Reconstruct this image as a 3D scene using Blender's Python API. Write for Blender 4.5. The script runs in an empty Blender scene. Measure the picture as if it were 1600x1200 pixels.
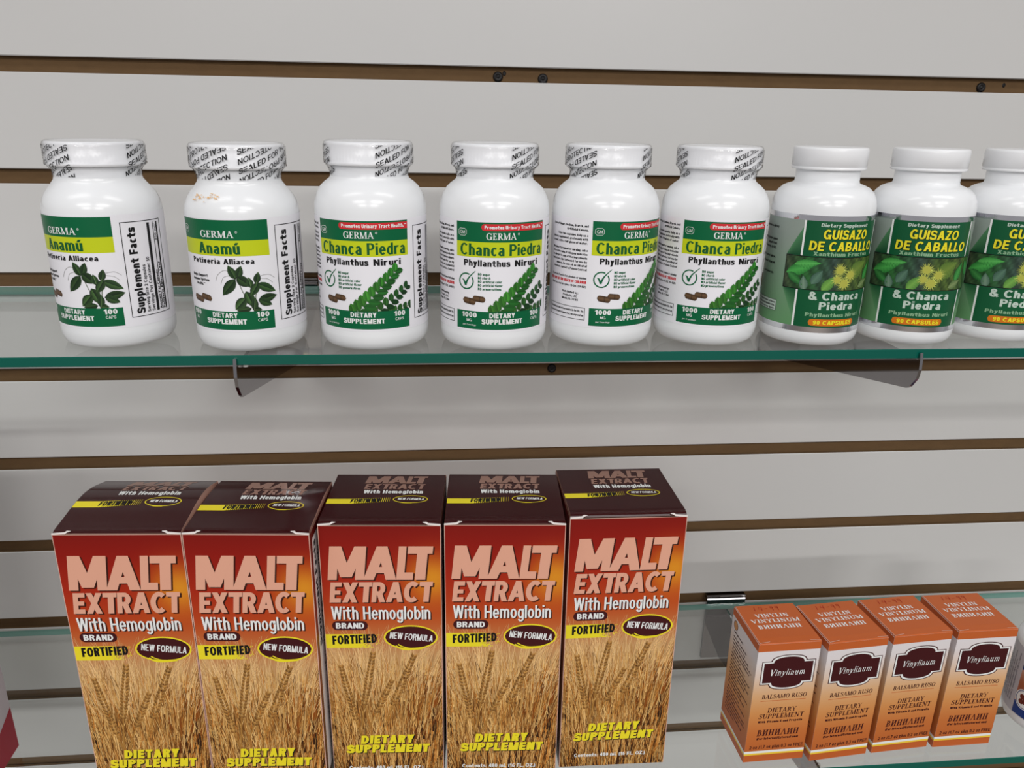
import bpy, math, random
from mathutils import Matrix, Vector

random.seed(7)
SC = bpy.context.scene
COL = SC.collection
sin, cos, pi = math.sin, math.cos, math.pi

# ------------------------------------------------------------------ camera
F_PX, PITCH, YAW, ROLL = 1232.775, 0.329751, 0.0944784, 0.0180339
CAM_POS = Vector((0.0, -0.621569, -0.0325225))
fwd = Vector((sin(YAW) * cos(PITCH), cos(YAW) * cos(PITCH), -sin(PITCH)))
rgt = Vector((cos(YAW), -sin(YAW), 0))
upv = rgt.cross(fwd)
r2 = cos(ROLL) * rgt + sin(ROLL) * upv
u2 = -sin(ROLL) * rgt + cos(ROLL) * upv
cd = bpy.data.cameras.new('camera')
cd.sensor_width = 36.0
cd.lens = F_PX / 1600 * 36.0
cd.clip_start = 0.02
cam = bpy.data.objects.new('camera', cd)
COL.objects.link(cam)
mw = Matrix((r2, u2, -fwd)).transposed().to_4x4()
mw.translation = CAM_POS
cam.matrix_world = mw
SC.camera = cam

# ------------------------------------------------------------------ light, exposure
SC.view_settings.view_transform = 'Standard'
SC.view_settings.look = 'None'
SC.view_settings.gamma = 1.0
SC.view_settings.use_curve_mapping = False
SC.view_settings.exposure = 0.24
world = bpy.data.worlds.new('store_ambient')
SC.world = world
world.use_nodes = True
wb = world.node_tree.nodes['Background']
wb.inputs[0].default_value = (0.98, 0.97, 1.0, 1)
wb.inputs[1].default_value = 0.27

def ceiling_light(x, y, power, sx=1.2, sy=0.3):
    l = bpy.data.lights.new('ceiling_light', 'AREA')
    l.shape = 'RECTANGLE'
    l.size, l.size_y = sx, sy
    l.energy = power
    l.color = (1.0, 0.985, 0.97)
    o = bpy.data.objects.new('ceiling_light', l)
    o.location = (x, y, 1.25)
    COL.objects.link(o)
for x, y, p in ((-0.95, -0.95, 4), (0.85, -0.95, 5.5), (-0.95, -2.6, 22), (0.85, -2.6, 28), (-0.95, -4.4, 46), (0.85, -4.4, 54)):
    ceiling_light(x, y, p)

# ------------------------------------------------------------------ materials
def lin(c):
    o = []
    for v in c[:3]:
        v /= 255.0
        o.append(v / 12.92 if v <= 0.04045 else ((v + 0.055) / 1.055) ** 2.4)
    return tuple(o)
MATS = {}
def M(name, rgb, rough=0.4, metal=0.0, var=0.05, scale=60.0, spec=0.3, stretch=None, bump=0.0, coat=0.0):
    if name in MATS:
        return MATS[name]
    m = bpy.data.materials.new(name)
    m.use_nodes = True
    nt = m.node_tree
    b = nt.nodes['Principled BSDF']
    tc = nt.nodes.new('ShaderNodeTexCoord')
    mp = nt.nodes.new('ShaderNodeMapping')
    if stretch:
        mp.inputs['Scale'].default_value = stretch
    nz = nt.nodes.new('ShaderNodeTexNoise')
    nz.inputs['Scale'].default_value = scale
    nz.inputs['Detail'].default_value = 4
    nt.links.new(tc.outputs['Object'], mp.inputs[0])
    nt.links.new(mp.outputs[0], nz.inputs['Vector'])
    mx = nt.nodes.new('ShaderNodeMix')
    mx.data_type = 'RGBA'
    c = lin(rgb)
    mx.inputs['A'].default_value = tuple(v * (1 - var) for v in c) + (1,)
    mx.inputs['B'].default_value = tuple(min(1, v * (1 + var)) for v in c) + (1,)
    nt.links.new(nz.outputs['Fac'], mx.inputs['Factor'])
    nt.links.new(mx.outputs['Result'], b.inputs['Base Color'])
    b.inputs['Roughness'].default_value = rough
    b.inputs['Metallic'].default_value = metal
    b.inputs['Specular IOR Level'].default_value = spec
    b.inputs['Coat Weight'].default_value = coat
    b.inputs['Coat Roughness'].default_value = 0.08
    if bump:
        bp = nt.nodes.new('ShaderNodeBump')
        bp.inputs['Strength'].default_value = bump
        bp.inputs['Distance'].default_value = 0.0004
        nt.links.new(nz.outputs['Fac'], bp.inputs['Height'])
        nt.links.new(bp.outputs[0], b.inputs['Normal'])
    MATS[name] = m
    return m

def picture_mat():
    m = M('printed_picture', (255, 255, 255), 0.38, var=0.0)
    nt = m.node_tree
    b = nt.nodes['Principled BSDF']
    at = nt.nodes.new('ShaderNodeAttribute')
    at.attribute_name = 'ink'
    nt.links.new(at.outputs['Color'], b.inputs['Base Color'])
    return m

def thin_clear(name, tint, f0=0.04, rough=0.0):
    m = bpy.data.materials.new(name)
    m.use_nodes = True
    nt = m.node_tree
    nt.nodes.remove(nt.nodes['Principled BSDF'])
    out = nt.nodes['Material Output']
    lw = nt.nodes.new('ShaderNodeLayerWeight')
    lw.inputs['Blend'].default_value = 0.5
    pw = nt.nodes.new('ShaderNodeMath'); pw.operation = 'POWER'; pw.inputs[1].default_value = 5
    ma = nt.nodes.new('ShaderNodeMath'); ma.operation = 'MULTIPLY_ADD'
    ma.inputs[1].default_value = 1 - f0; ma.inputs[2].default_value = f0
    tr = nt.nodes.new('ShaderNodeBsdfTransparent'); tr.inputs[0].default_value = tint + (1,)
    gl = nt.nodes.new('ShaderNodeBsdfGlossy'); gl.inputs['Roughness'].default_value = rough
    mix = nt.nodes.new('ShaderNodeMixShader')
    nt.links.new(lw.outputs['Facing'], pw.inputs[0])
    nt.links.new(pw.outputs[0], ma.inputs[0])
    nt.links.new(ma.outputs[0], mix.inputs[0])
    nt.links.new(tr.outputs[0], mix.inputs[1])
    nt.links.new(gl.outputs[0], mix.inputs[2])
    nt.links.new(mix.outputs[0], out.inputs[0])
    return m

PICT = picture_mat()
MELAMINE = M('white_melamine', (209, 208, 206), 0.26, var=0.02, scale=8, spec=0.45)
MDF = M('raw_fibreboard', (108, 83, 55), 0.85, var=0.14, scale=250, stretch=(0.4, 1, 1), bump=0.4)
GLASS = thin_clear('clear_shelf_glass', (0.965, 0.98, 0.972))
GLASS_EDGE = M('green_glass_edge', (0, 92, 78), 0.12, var=0.12, scale=20, stretch=(0.3, 1, 1), coat=0.4)
GLASS_BACK_EDGE = M('pale_glass_edge', (120, 165, 155), 0.15, var=0.06)
CHROME = M('chrome', (168, 166, 168), 0.06, metal=1.0, var=0.03)
SCREW_BLACK = M('black_screw', (28, 26, 26), 0.45, var=0.1)
PLASTIC = M('white_bottle_plastic', (243, 245, 247), 0.2, var=0.01, scale=30, spec=0.5)
CAP_WHITE = M('white_cap_plastic', (244, 245, 247), 0.25, var=0.01, spec=0.5)
FILM = thin_clear('clear_shrink_film', (0.99, 0.99, 0.995), 0.035, 0.08)
INK_BLACK = M('black_ink', (16, 16, 18), 0.45)
INK_WHITE = M('white_ink', (238, 240, 238), 0.4)
LABEL_WHITE = M('white_label_paper', (243, 242, 247), 0.35, var=0.01)
INK_GREEN = M('green_ink', (0, 100, 60), 0.35, var=0.03)
INK_LIME = M('lime_ink', (202, 214, 28), 0.35, var=0.02)
INK_RED = M('red_ink', (216, 46, 54), 0.35)
INK_DARKGREEN = M('dark_green_ink', (16, 92, 48), 0.35)
SILVER = M('silver_foil', (232, 232, 236), 0.14, metal=1.0, var=0.02)
FOIL_GREEN = M('grey_green_foil', (128, 158, 134), 0.3, metal=0.35, var=0.05, scale=20)
FOIL_DARK = M('deep_green_print', (14, 88, 52), 0.32, var=0.05)
INK_YELLOW = M('yellow_ink', (240, 226, 44), 0.38)
INK_SAGE = M('sage_ink', (140, 180, 142), 0.38)
INK_PALE = M('pale_grey_green_ink', (196, 212, 200), 0.38)
INK_ORANGE = M('orange_ink', (214, 116, 24), 0.38)
CARD = M('pale_card_edge', (222, 178, 160), 0.6, var=0.05)
CARD_WHITE = M('torn_white_card', (236, 228, 224), 0.7, var=0.04)
MAROON = M('maroon_card', (55, 13, 15), 0.14, var=0.06, scale=25)
MAROON_INK = M('maroon_ink', (66, 18, 22), 0.35)
RED_CARD = M('brown_red_card', (120, 28, 18), 0.35, var=0.15, scale=25)
INK_SALMON = M('salmon_ink', (230, 170, 144), 0.36, var=0.02)
INK_TAUPE = M('dull_salmon_ink', (160, 122, 108), 0.36, var=0.02)
INK_GOLD = M('yellow_gold_ink', (242, 224, 44), 0.36)
ORANGE_CARD = M('orange_card', (196, 98, 46), 0.33, var=0.04, scale=30)
RED_PEN = M('red_pen', (172, 44, 22), 0.5, var=0.1)
BLUE_INK = M('navy_ink', (32, 58, 128), 0.35)
CRIMSON = M('crimson_card', (172, 26, 50), 0.35, var=0.04)
WHITE_CARD = M('white_card', (214, 206, 210), 0.4, var=0.02)
FLOOR_MAT = M('floor_tile', (112, 104, 96), 0.5, var=0.08, scale=6)

# ------------------------------------------------------------------ object helpers
def link(name, me, mats, parent=None, smooth=False):
    if not isinstance(mats, (list, tuple)):
        mats = [mats]
    for m in mats:
        me.materials.append(m)
    if smooth:
        me.polygons.foreach_set('use_smooth', [True] * len(me.polygons))
    o = bpy.data.objects.new(name, me)
    COL.objects.link(o)
    if parent:
        o.parent = parent
    return o
def mesh(name, verts, faces, mats, parent=None, smooth=False, mi=None):
    me = bpy.data.meshes.new(name)
    me.from_pydata(verts, [], faces)
    if mi:
        me.polygons.foreach_set('material_index', mi)
    me.update()
    return link(name, me, mats, parent, smooth)
def empty(name, loc=(0, 0, 0), rz=0.0):
    o = bpy.data.objects.new(name, None)
    o.empty_display_size = 0.02
    o.location = loc
    o.rotation_euler = (0, 0, rz)
    COL.objects.link(o)
    return o
def tag(o, label, cat, group=None):
    o['label'] = label
    o['category'] = cat
    if group:
        o['group'] = group
    return o
def copy_tree(o, parent=None):
    c = o.copy()
    COL.objects.link(c)
    c.parent = parent
    for ch in list(o.children):
        copy_tree(ch, c)
    return c
def child(o, name):
    for c in o.children:
        if c.name.split('.')[0] == name:
            return c
def extrude_x(profile, x0, x1):
    """profile [(y,z)] counter-clockwise seen from -x side; returns verts, faces"""
    n = len(profile)
    v = [(x0, y, z) for y, z in profile] + [(x1, y, z) for y, z in profile]
    f = [[i, (i + 1) % n, n + (i + 1) % n, n + i] for i in range(n)]
    f.append(list(range(n))[::-1])
    f.append([n + i for i in range(n)])
    return v, f
def box_vf(x0, x1, y0, y1, z0, z1):
    v = [(x, y, z) for x in (x0, x1) for y in (y0, y1) for z in (z0, z1)]
    f = [[0, 1, 3, 2], [4, 6, 7, 5], [0, 4, 5, 1], [2, 3, 7, 6], [0, 2, 6, 4], [1, 5, 7, 3]]
    return v, f
def join_vf(parts):
    V, Fc = [], []
    for v, f in parts:
        b = len(V)
        V += v
        Fc += [[i + b for i in q] for q in f]
    return V, Fc
def lathe(profile, seg=96, rib=None):
    V, Fc = [], []
    n = len(profile)
    for j in range(seg):
        a = 2 * pi * j / seg
        for i, (r, z) in enumerate(profile):
            rr = r
            if rib and i in rib[0] and j % 2:
                rr = r - rib[1]
            V.append((rr * sin(a) / 1000, -rr * cos(a) / 1000, z / 1000))
    for j in range(seg):
        k = (j + 1) % seg
        for i in range(n - 1):
            a, b, c, d = j * n + i, k * n + i, k * n + i + 1, j * n + i + 1
            if profile[i][0] == 0:
                Fc.append([a, c, d])
            elif profile[i + 1][0] == 0:
                Fc.append([a, b, d])
            else:
                Fc.append([a, b, c, d])
    return V, Fc

# ------------------------------------------------------------------ lettering: own stroked serif / block glyphs
def qbar(x0, x1, y0, y1):
    return [(x0, y0), (x1, y0), (x1, y1), (x0, y1)]
def qdiag(xa, ya, xb, yb, w):
    return [(xa - w / 2, ya), (xa + w / 2, ya), (xb + w / 2, yb), (xb - w / 2, yb)]
def arcs(cx, cy, rx, ry, tx, ty, a0, a1, n=14):
    out = []
    for i in range(n):
        p = []
        for a, s in ((a0 + (a1 - a0) * i / n, 0), (a0 + (a1 - a0) * i / n, 1), (a0 + (a1 - a0) * (i + 1) / n, 1), (a0 + (a1 - a0) * (i + 1) / n, 0)):
            a = math.radians(a)
            p.append((cx + (rx - tx * s) * cos(a), cy + (ry - ty * s) * sin(a)))
        out.append(p)
    return out
def stroke(pts, ws):
    out = []
    n = len(pts)
    nor = []
    for i in range(n):
        a, b = pts[max(0, i - 1)], pts[min(n - 1, i + 1)]
        dx, dy = b[0] - a[0], b[1] - a[1]
        l = math.hypot(dx, dy) or 1
        nor.append((-dy / l, dx / l))
    if not isinstance(ws, (list, tuple)):
        ws = [ws] * n
    ws = [max(0.02, ws[min(i, len(ws) - 1)]) for i in range(n)]
    for i in range(n - 1):
        (x0, y0), (x1, y1) = pts[i], pts[i + 1]
        a, b = nor[i], nor[i + 1]
        w0, w1 = ws[i] / 2, ws[i + 1] / 2
        out.append([(x0 + a[0] * w0, y0 + a[1] * w0), (x0 - a[0] * w0, y0 - a[1] * w0), (x1 - b[0] * w1, y1 - b[1] * w1), (x1 + b[0] * w1, y1 + b[1] * w1)])
    return out
def spline(ctrl, n=6):
    out = []
    for i in range(len(ctrl) - 1):
        p0, p1, p2, p3 = ctrl[max(0, i - 1)], ctrl[i], ctrl[i + 1], ctrl[min(len(ctrl) - 1, i + 2)]
        for k in range(n):
            t = k / n
            out.append(tuple(0.5 * (2 * p1[j] + (p2[j] - p0[j]) * t + (2 * p0[j] - 5 * p1[j] + 4 * p2[j] - p3[j]) * t * t + (3 * p1[j] - p0[j] - 3 * p2[j] + p3[j]) * t ** 3) for j in (0, 1)))
    out.append(ctrl[-1])
    return out
def serif_glyph(ch, T=0.19, t=0.08):
    P = []
    s = 0.065
    def stem(x, w=T, top=True, bot=True, y1=1.0):
        P.append(qbar(x, x + w, 0, y1))
        if bot: P.append(qbar(x - 0.09, x + w + 0.09, 0, s))
        if top: P.append(qbar(x - 0.09, x + w + 0.09, y1 - s, y1))
    def sf(xc, y, w=0.30):
        P.append(qbar(xc - w / 2, xc + w / 2, y, y + s))
    W = 0.7
    if ch == ' ': return [], 0.34
    if ch == 'I': stem(0.1); W = 0.38
    elif ch == 'l': P.extend([qbar(0.08, 0.2, 0, 1), qbar(0.0, 0.12, 0.95, 1), qbar(0.14, 0.28, 0, 0.05)]); W = 0.3
    elif ch == 'H': stem(0.1); stem(0.56); P.append(qbar(0.2, 0.6, 0.48, 0.48 + t)); W = 0.82
    elif ch == 'И': stem(0.1); stem(0.58); P.append(qdiag(0.2, 0.05, 0.62, 0.95, 0.1)); W = 0.84
    elif ch == 'N':
        stem(0.12, t, True, True); stem(0.64, t, True, False); P.append(qdiag(0.68, 0.0, 0.14, 1.0, 0.19)); W = 0.84
    elif ch == 'E':
        stem(0.1)
        P.extend([qbar(0.2, 0.58, 0, t), qbar(0.2, 0.56, 1 - t, 1), qbar(0.2, 0.46, 0.49, 0.49 + t), qbar(0.54, 0.6, 0, 0.24), qbar(0.52, 0.58, 0.77, 1), qbar(0.43, 0.47, 0.4, 0.63)]); W = 0.66
    elif ch == 'L':
        stem(0.1); P.extend([qbar(0.2, 0.58, 0, t), qbar(0.54, 0.6, 0, 0.26)]); W = 0.64
    elif ch == 'T':
        stem(0.26, top=False); P.extend([qbar(0.0, 0.68, 1 - t, 1), qbar(0.0, 0.05, 0.76, 1), qbar(0.63, 0.68, 0.76, 1)]); W = 0.7
    elif ch in 'DOGC':
        if ch == 'D':
            stem(0.1); P.extend([qbar(0.2, 0.4, 0, t), qbar(0.2, 0.4, 1 - t, 1)]); P.extend(arcs(0.38, 0.5, 0.42, 0.5, T, t, -90, 90)); W = 0.84
        elif ch == 'O':
            P.extend(arcs(0.44, 0.5, 0.42, 0.52, T, t, 0, 360, 26)); W = 0.88
        else:
            P.extend(arcs(0.44, 0.5, 0.42, 0.52, T, t, 38, 318, 22)); P.append(qbar(0.73, 0.79, 0.68, 1.0)); W = 0.84
            if ch == 'G':
                P.append(qbar(0.64, 0.64 + T, 0.02, 0.42)); P.append(qbar(0.54, 0.88, 0.4, 0.4 + s)); W = 0.9
    elif ch in 'BPR':
        stem(0.1)
        if ch == 'B':
            P.extend(arcs(0.34, 0.745, 0.3, 0.255, T, t, -90, 90, 10)); P.extend(arcs(0.36, 0.265, 0.34, 0.265, T, t, -90, 90, 10)); P.extend([qbar(0.2, 0.38, 0, t), qbar(0.2, 0.36, 1 - t, 1), qbar(0.2, 0.38, 0.48, 0.48 + t)]); W = 0.72
        else:
            P.extend(arcs(0.36, 0.73, 0.32, 0.27, T, t, -90, 90, 10)); P.extend([qbar(0.2, 0.38, 1 - t, 1), qbar(0.2, 0.38, 0.46, 0.46 + t)]); W = 0.7
            if ch == 'R': P.append(qdiag(0.72, 0.0, 0.42, 0.48, 0.19)); P.append(qbar(0.64, 0.84, 0, s)); W = 0.8
    elif ch in 'AЛ':
        P.append(qdiag(0.1, 0.0, 0.42, 1.0, 0.07)); P.append(qdiag(0.74, 0.0, 0.42, 1.0, 0.18)); sf(0.1, 0, 0.26); sf(0.74, 0, 0.32)
        if ch == 'A': P.append(qbar(0.22, 0.6, 0.3, 0.3 + t))
        W = 0.86
    elif ch == 'V':
        P.append(qdiag(0.42, 0.0, 0.12, 1.0, 0.18)); P.append(qdiag(0.42, 0.0, 0.74, 1.0, 0.07)); sf(0.12, 1 - s); sf(0.74, 1 - s, 0.26); W = 0.86
    elif ch == 'Y':
        P.append(qdiag(0.42, 0.42, 0.12, 1.0, 0.17)); P.append(qdiag(0.42, 0.42, 0.72, 1.0, 0.07)); P.append(qbar(0.34, 0.5, 0, 0.46)); sf(0.42, 0, 0.34); sf(0.12, 1 - s); sf(0.72, 1 - s, 0.26); W = 0.84
    elif ch == 'U':
        P.append(qbar(0.1, 0.1 + T, 0.3, 1)); P.append(qbar(0.64, 0.64 + t, 0.3, 1)); sf(0.18, 1 - s, 0.34); sf(0.67, 1 - s, 0.28); P.extend(arcs(0.405, 0.3, 0.305, 0.32, (T + t) / 2, t, 180, 360, 12)); W = 0.82
    elif ch == 'M':
        P.append(qbar(0.12, 0.12 + t, 0, 1)); P.append(qbar(0.8, 0.8 + T, 0, 1)); P.append(qdiag(0.48, 0.0, 0.16, 1.0, 0.17)); P.append(qdiag(0.48, 0.0, 0.84, 1.0, 0.07)); sf(0.15, 0, 0.28); sf(0.88, 0, 0.34); sf(0.1, 1 - s, 0.24); sf(0.9, 1 - s, 0.3); W = 1.06
    elif ch == 'S':
        c = spline([(0.56, 0.74), (0.52, 0.9), (0.34, 0.965), (0.16, 0.9), (0.12, 0.73), (0.3, 0.56), (0.48, 0.42), (0.52, 0.22), (0.38, 0.06), (0.2, 0.04), (0.08, 0.14), (0.05, 0.27)], 4)
        n = len(c)
        P.extend(stroke(c, [0.07 + 0.11 * math.exp(-((i / (n - 1) - 0.5) / 0.2) ** 2) for i in range(n)])); P.append(qbar(0.53, 0.58, 0.7, 0.98)); P.append(qbar(0.03, 0.08, 0.02, 0.3)); W = 0.62
    elif ch in 'inumy':
        h = 0.64
        def low(x, w=0.12, y0=0.0, serif=True):
            P.append(qbar(x, x + w, y0, h)); P.append(qbar(x - 0.07, x + 0.03, h - 0.05, h))
            if serif: P.append(qbar(x + 0.08, x + w + 0.07, y0, y0 + 0.05))
        if ch == 'i': low(0.08); P.append(qbar(0.08, 0.2, 0.8, 0.93)); W = 0.3
        elif ch in 'nm':
            low(0.08)
            for k in range(1 if ch == 'n' else 2):
                x = 0.08 + 0.34 * k
                P.extend(arcs(x + 0.23, 0.4, 0.23, 0.25, 0.1, 0.07, 0, 165, 8)); P.append(qbar(x + 0.34, x + 0.46, 0, 0.42)); 
            P.append(qbar(x + 0.42, x + 0.54, 0, 0.05)); W = 0.66 if ch == 'n' else 1.0
        elif ch == 'u':
            low(0.08, serif=False, y0=0.2); P.extend(arcs(0.3, 0.22, 0.22, 0.24, 0.1, 0.07, 180, 345, 8)); P.append(qbar(0.42, 0.54, 0, h)); P.append(qbar(0.5, 0.62, 0, 0.05)); W = 0.68
        else:
            P.append(qdiag(0.3, 0.0, 0.12, h, 0.13)); P.extend(stroke([(0.54, h), (0.3, 0.0), (0.16, -0.22), (0.02, -0.24)], [0.06, 0.07, 0.07, 0.1])); P.append(qbar(0.02, 0.22, h - 0.05, h)); W = 0.6
    return P, W
def block_glyph(ch):
    P = []
    if ch == 'M':
        P = [qbar(0, 0.24, 0, 1), qbar(0.72, 0.96, 0, 1), qdiag(0.48, 0.08, 0.16, 1, 0.3), qdiag(0.48, 0.08, 0.80, 1, 0.3)]; W = 1.0
    elif ch == 'A':
        P = [qdiag(0.13, 0, 0.42, 1, 0.27), qdiag(0.71, 0, 0.42, 1, 0.27), qbar(0.25, 0.6, 0.2, 0.39)]; W = 0.84
    elif ch == 'L':
        P = [qbar(0, 0.26, 0, 1), qbar(0.2, 0.56, 0, 0.22)]; W = 0.58
    elif ch == 'T':
        P = [qbar(0.25, 0.53, 0, 1), qbar(0, 0.66, 0.78, 1)]; W = 0.67
    elif ch == 'E':
        P = [qbar(0, 0.24, 0, 1), qbar(0.2, 0.56, 0, 0.21), qbar(0.2, 0.56, 0.79, 1), qbar(0.2, 0.52, 0.4, 0.6)]; W = 0.61
    elif ch == 'X':
        P = [qdiag(0.14, 0, 0.6, 1, 0.28), qdiag(0.62, 0, 0.12, 1, 0.28)]; W = 0.76
    elif ch == 'R':
        P = [qbar(0, 0.24, 0, 1), qbar(0.2, 0.36, 0.8, 1), qbar(0.2, 0.36, 0.36, 0.55), qdiag(0.55, 0, 0.38, 0.42, 0.28)] + arcs(0.34, 0.68, 0.31, 0.32, 0.24, 0.2, -90, 90, 10); W = 0.71
    elif ch == 'C':
        P = arcs(0.42, 0.5, 0.42, 0.52, 0.26, 0.22, 48, 312, 20); W = 0.74
    else:
        W = 0.4
    return P, W
def glyph_norm(s, fn, space=0.06):
    out, x = [], 0.0
    for ch in s:
        P, W = fn(ch)
        out += [[(a + x, b) for a, b in p] for p in P]
        x += W + space
    x0 = min(p[0] for q in out for p in q)
    x1 = max(p[0] for q in out for p in q)
    return [[((a - x0) / (x1 - x0), b) for a, b in q] for q in out]

# ------------------------------------------------------------------ lettering: own stroked grotesque
def grot(ch, wx, wy):
    """one letter as a list of polygons and its advance; cap height 1, x-height 0.73"""
    P = []
    xh = 0.73
    wa = (wx + wy) / 2
    def V(x, y0, y1): P.append(qbar(x, x + wx, y0, y1))
    def H(x0, x1, y): P.append(qbar(x0, x1, y, y + wy))
    def Dg(xa, ya, xb, yb, k=1.06): P.append(qdiag(xa, ya, xb, yb, wx * k))
    def A(cx, cy, rx, ry, a0, a1, n=14): P.extend(arcs(cx, cy, rx, ry, wx, wy, a0, a1, n))
    def C(pts, n=5): P.extend(stroke(spline(pts, n), wa))
    h2 = wx * 0.53
    t1 = 1 - wy
    if ch == ' ': return P, 0.26
    if ch == 'A': Dg(h2, 0, 0.36, 1); Dg(0.72 - h2, 0, 0.36, 1); H(0.15, 0.57, 0.22); return P, 0.72
    if ch == 'B':
        V(0, 0, 1); H(wx / 2, 0.36, t1); H(wx / 2, 0.36, 0.5 - wy / 2); H(wx / 2, 0.36, 0)
        A(0.35, 0.75 - wy / 4, 0.27, 0.25 + wy / 4, -90, 90, 9); A(0.35, 0.25 + wy / 4, 0.3, 0.25 + wy / 4, -90, 90, 9); return P, 0.66
    if ch == 'C': A(0.38, 0.5, 0.38, 0.51, 42, 318, 20); return P, 0.71
    if ch == 'D': V(0, 0, 1); H(wx / 2, 0.31, t1); H(wx / 2, 0.31, 0); A(0.3, 0.5, 0.39, 0.5, -90, 90, 14); return P, 0.7
    if ch == 'E': V(0, 0, 1); H(wx / 2, 0.56, t1); H(wx / 2, 0.52, 0.5 - wy / 2); H(wx / 2, 0.57, 0); return P, 0.58
    if ch == 'F': V(0, 0, 1); H(wx / 2, 0.54, t1); H(wx / 2, 0.5, 0.48 - wy / 2); return P, 0.55
    if ch == 'G': A(0.38, 0.5, 0.38, 0.51, 42, 325, 20); V(0.74 - wx, 0, 0.48); H(0.42, 0.74, 0.48 - wy); return P, 0.75
    if ch == 'H': V(0, 0, 1); V(0.66 - wx, 0, 1); H(wx / 2, 0.6, 0.5 - wy / 2); return P, 0.66
    if ch == 'I': V(0, 0, 1); return P, wx
    if ch == 'J': V(0.5 - wx, 0.25, 1); A(0.25, 0.26, 0.25, 0.27, 180, 360, 12); return P, 0.5
    if ch == 'K': V(0, 0, 1); Dg(wx * 0.8, 0.35, 0.6 - h2, 1, 1.2); Dg(0.67 - h2, 0, 0.3, 0.56, 1.15); return P, 0.67
    if ch == 'L': V(0, 0, 1); H(wx / 2, 0.52, 0); return P, 0.53
    if ch == 'M': V(0, 0, 1); V(0.82 - wx, 0, 1); Dg(0.41, 0, wx / 2, 1, 1.0); Dg(0.41, 0, 0.82 - wx / 2, 1, 1.0); return P, 0.82
    if ch == 'N': V(0, 0, 1); V(0.66 - wx, 0, 1); Dg(0.66 - wx / 2, 0, wx / 2, 1, 1.05); return P, 0.66
    if ch == 'O': A(0.39, 0.5, 0.39, 0.51, 0, 360, 26); return P, 0.78
    if ch == 'P': V(0, 0, 1); H(wx / 2, 0.36, t1); H(wx / 2, 0.36, 0.41); A(0.34, 0.705, 0.29, 0.295, -90, 90, 11); return P, 0.63
    if ch == 'Q': A(0.39, 0.5, 0.39, 0.51, 0, 360, 26); Dg(0.72, -0.02, 0.46, 0.26); return P, 0.78
    if ch == 'R': V(0, 0, 1); H(wx / 2, 0.36, t1); H(wx / 2, 0.38, 0.43); A(0.35, 0.715, 0.29, 0.285, -90, 90, 11); Dg(0.62 - h2 * 0.8, 0, 0.5 - h2 * 0.6, 0.46, 1.0); return P, 0.66
    if ch == 'S':
        w2 = wa / 2
        C([(0.57 - w2, 0.73), (0.5, 0.92 - w2), (0.31, 1.01 - w2), (0.12, 0.93 - w2 * 0.8), (0.02 + w2, 0.74), (0.14, 0.58), (0.33, 0.5), (0.53, 0.42), (0.62 - w2, 0.26), (0.52, 0.06 + w2 * 0.7), (0.31, -0.01 + w2), (0.1, 0.07 + w2 * 0.7), (w2, 0.28)], 4); return P, 0.62
    if ch == 'T': V(0.3 - wx / 2, 0, 1); H(0, 0.6, t1); return P, 0.6
    if ch == 'U': V(0, 0.3, 1); V(0.65 - wx, 0.3, 1); A(0.325, 0.31, 0.325, 0.32, 180, 360, 14); return P, 0.65
    if ch == 'V': Dg(0.34, 0, h2, 1); Dg(0.34, 0, 0.68 - h2, 1); return P, 0.68
    if ch == 'W': Dg(0.26, 0, h2, 1, 1.0); Dg(0.26, 0, 0.48, 1, 1.0); Dg(0.7, 0, 0.48, 1, 1.0); Dg(0.7, 0, 0.96 - h2, 1, 1.0); return P, 0.96
    if ch == 'X': Dg(h2, 0, 0.64 - h2, 1, 1.15); Dg(0.66 - h2, 0, h2, 1, 1.15); return P, 0.66
    if ch == 'Y': Dg(0.33, 0.4, h2, 1, 1.1); Dg(0.33, 0.4, 0.66 - h2, 1, 1.1); V(0.33 - wx / 2, 0, 0.44); return P, 0.66
    if ch == 'Z': H(0.02, 0.6, t1); H(0, 0.62, 0); Dg(h2, wy / 2, 0.61 - h2, 1 - wy / 2, 1.2); return P, 0.62
    # ---- lower case
    r = 0.27
    if ch in 'abdeopqgc':
        if ch == 'a':
            V(0.5 - wx, 0, 0.5); A(0.26, xh - 0.25, 0.24, 0.26, 0, 158, 10); P.extend(arcs(0.25, 0.215, 0.25, 0.225, wx, wy, 60, 340, 14)); H(0.24, 0.46, 0.44 - wy); return P, 0.53
        if ch == 'e':
            A(0.28, xh / 2, 0.28, xh / 2 + 0.01, 0, 322, 20); H(0.06, 0.55, xh / 2 - wy * 0.45); return P, 0.55
        if ch == 'c': A(0.27, xh / 2, 0.27, xh / 2 + 0.01, 42, 318, 18); return P, 0.5
        A(0.28, xh / 2, 0.28, xh / 2 + 0.01, 0, 360, 22)
        if ch == 'o': return P, 0.56
        if ch == 'b': V(0, 0, 1); return P, 0.56
        if ch == 'd': V(0.56 - wx, 0, 1); return P, 0.56
        if ch == 'p': V(0, -0.27, xh); return P, 0.56
        if ch == 'q': V(0.56 - wx, -0.27, xh); return P, 0.56
        V(0.56 - wx, -0.05, xh); A(0.29, -0.03, 0.27, 0.24, 195, 360, 12); return P, 0.56
    e = 0.16 + wx
    if ch == 'f': V(0.1, 0, 0.8); A(0.1 + e * 0.75, 0.8, e * 0.75, 0.21, 75, 180, 8); H(-0.02, 0.1 + e * 0.95, xh - wy * 0.9); return P, 0.1 + e * 0.95
    if ch == 't': V(0.12, 0.2, 0.96); A(0.12 + e * 0.8, 0.21, e * 0.8, 0.22, 180, 275, 8); H(-0.03, 0.12 + e, xh - wy * 0.9); return P, 0.12 + e
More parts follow.
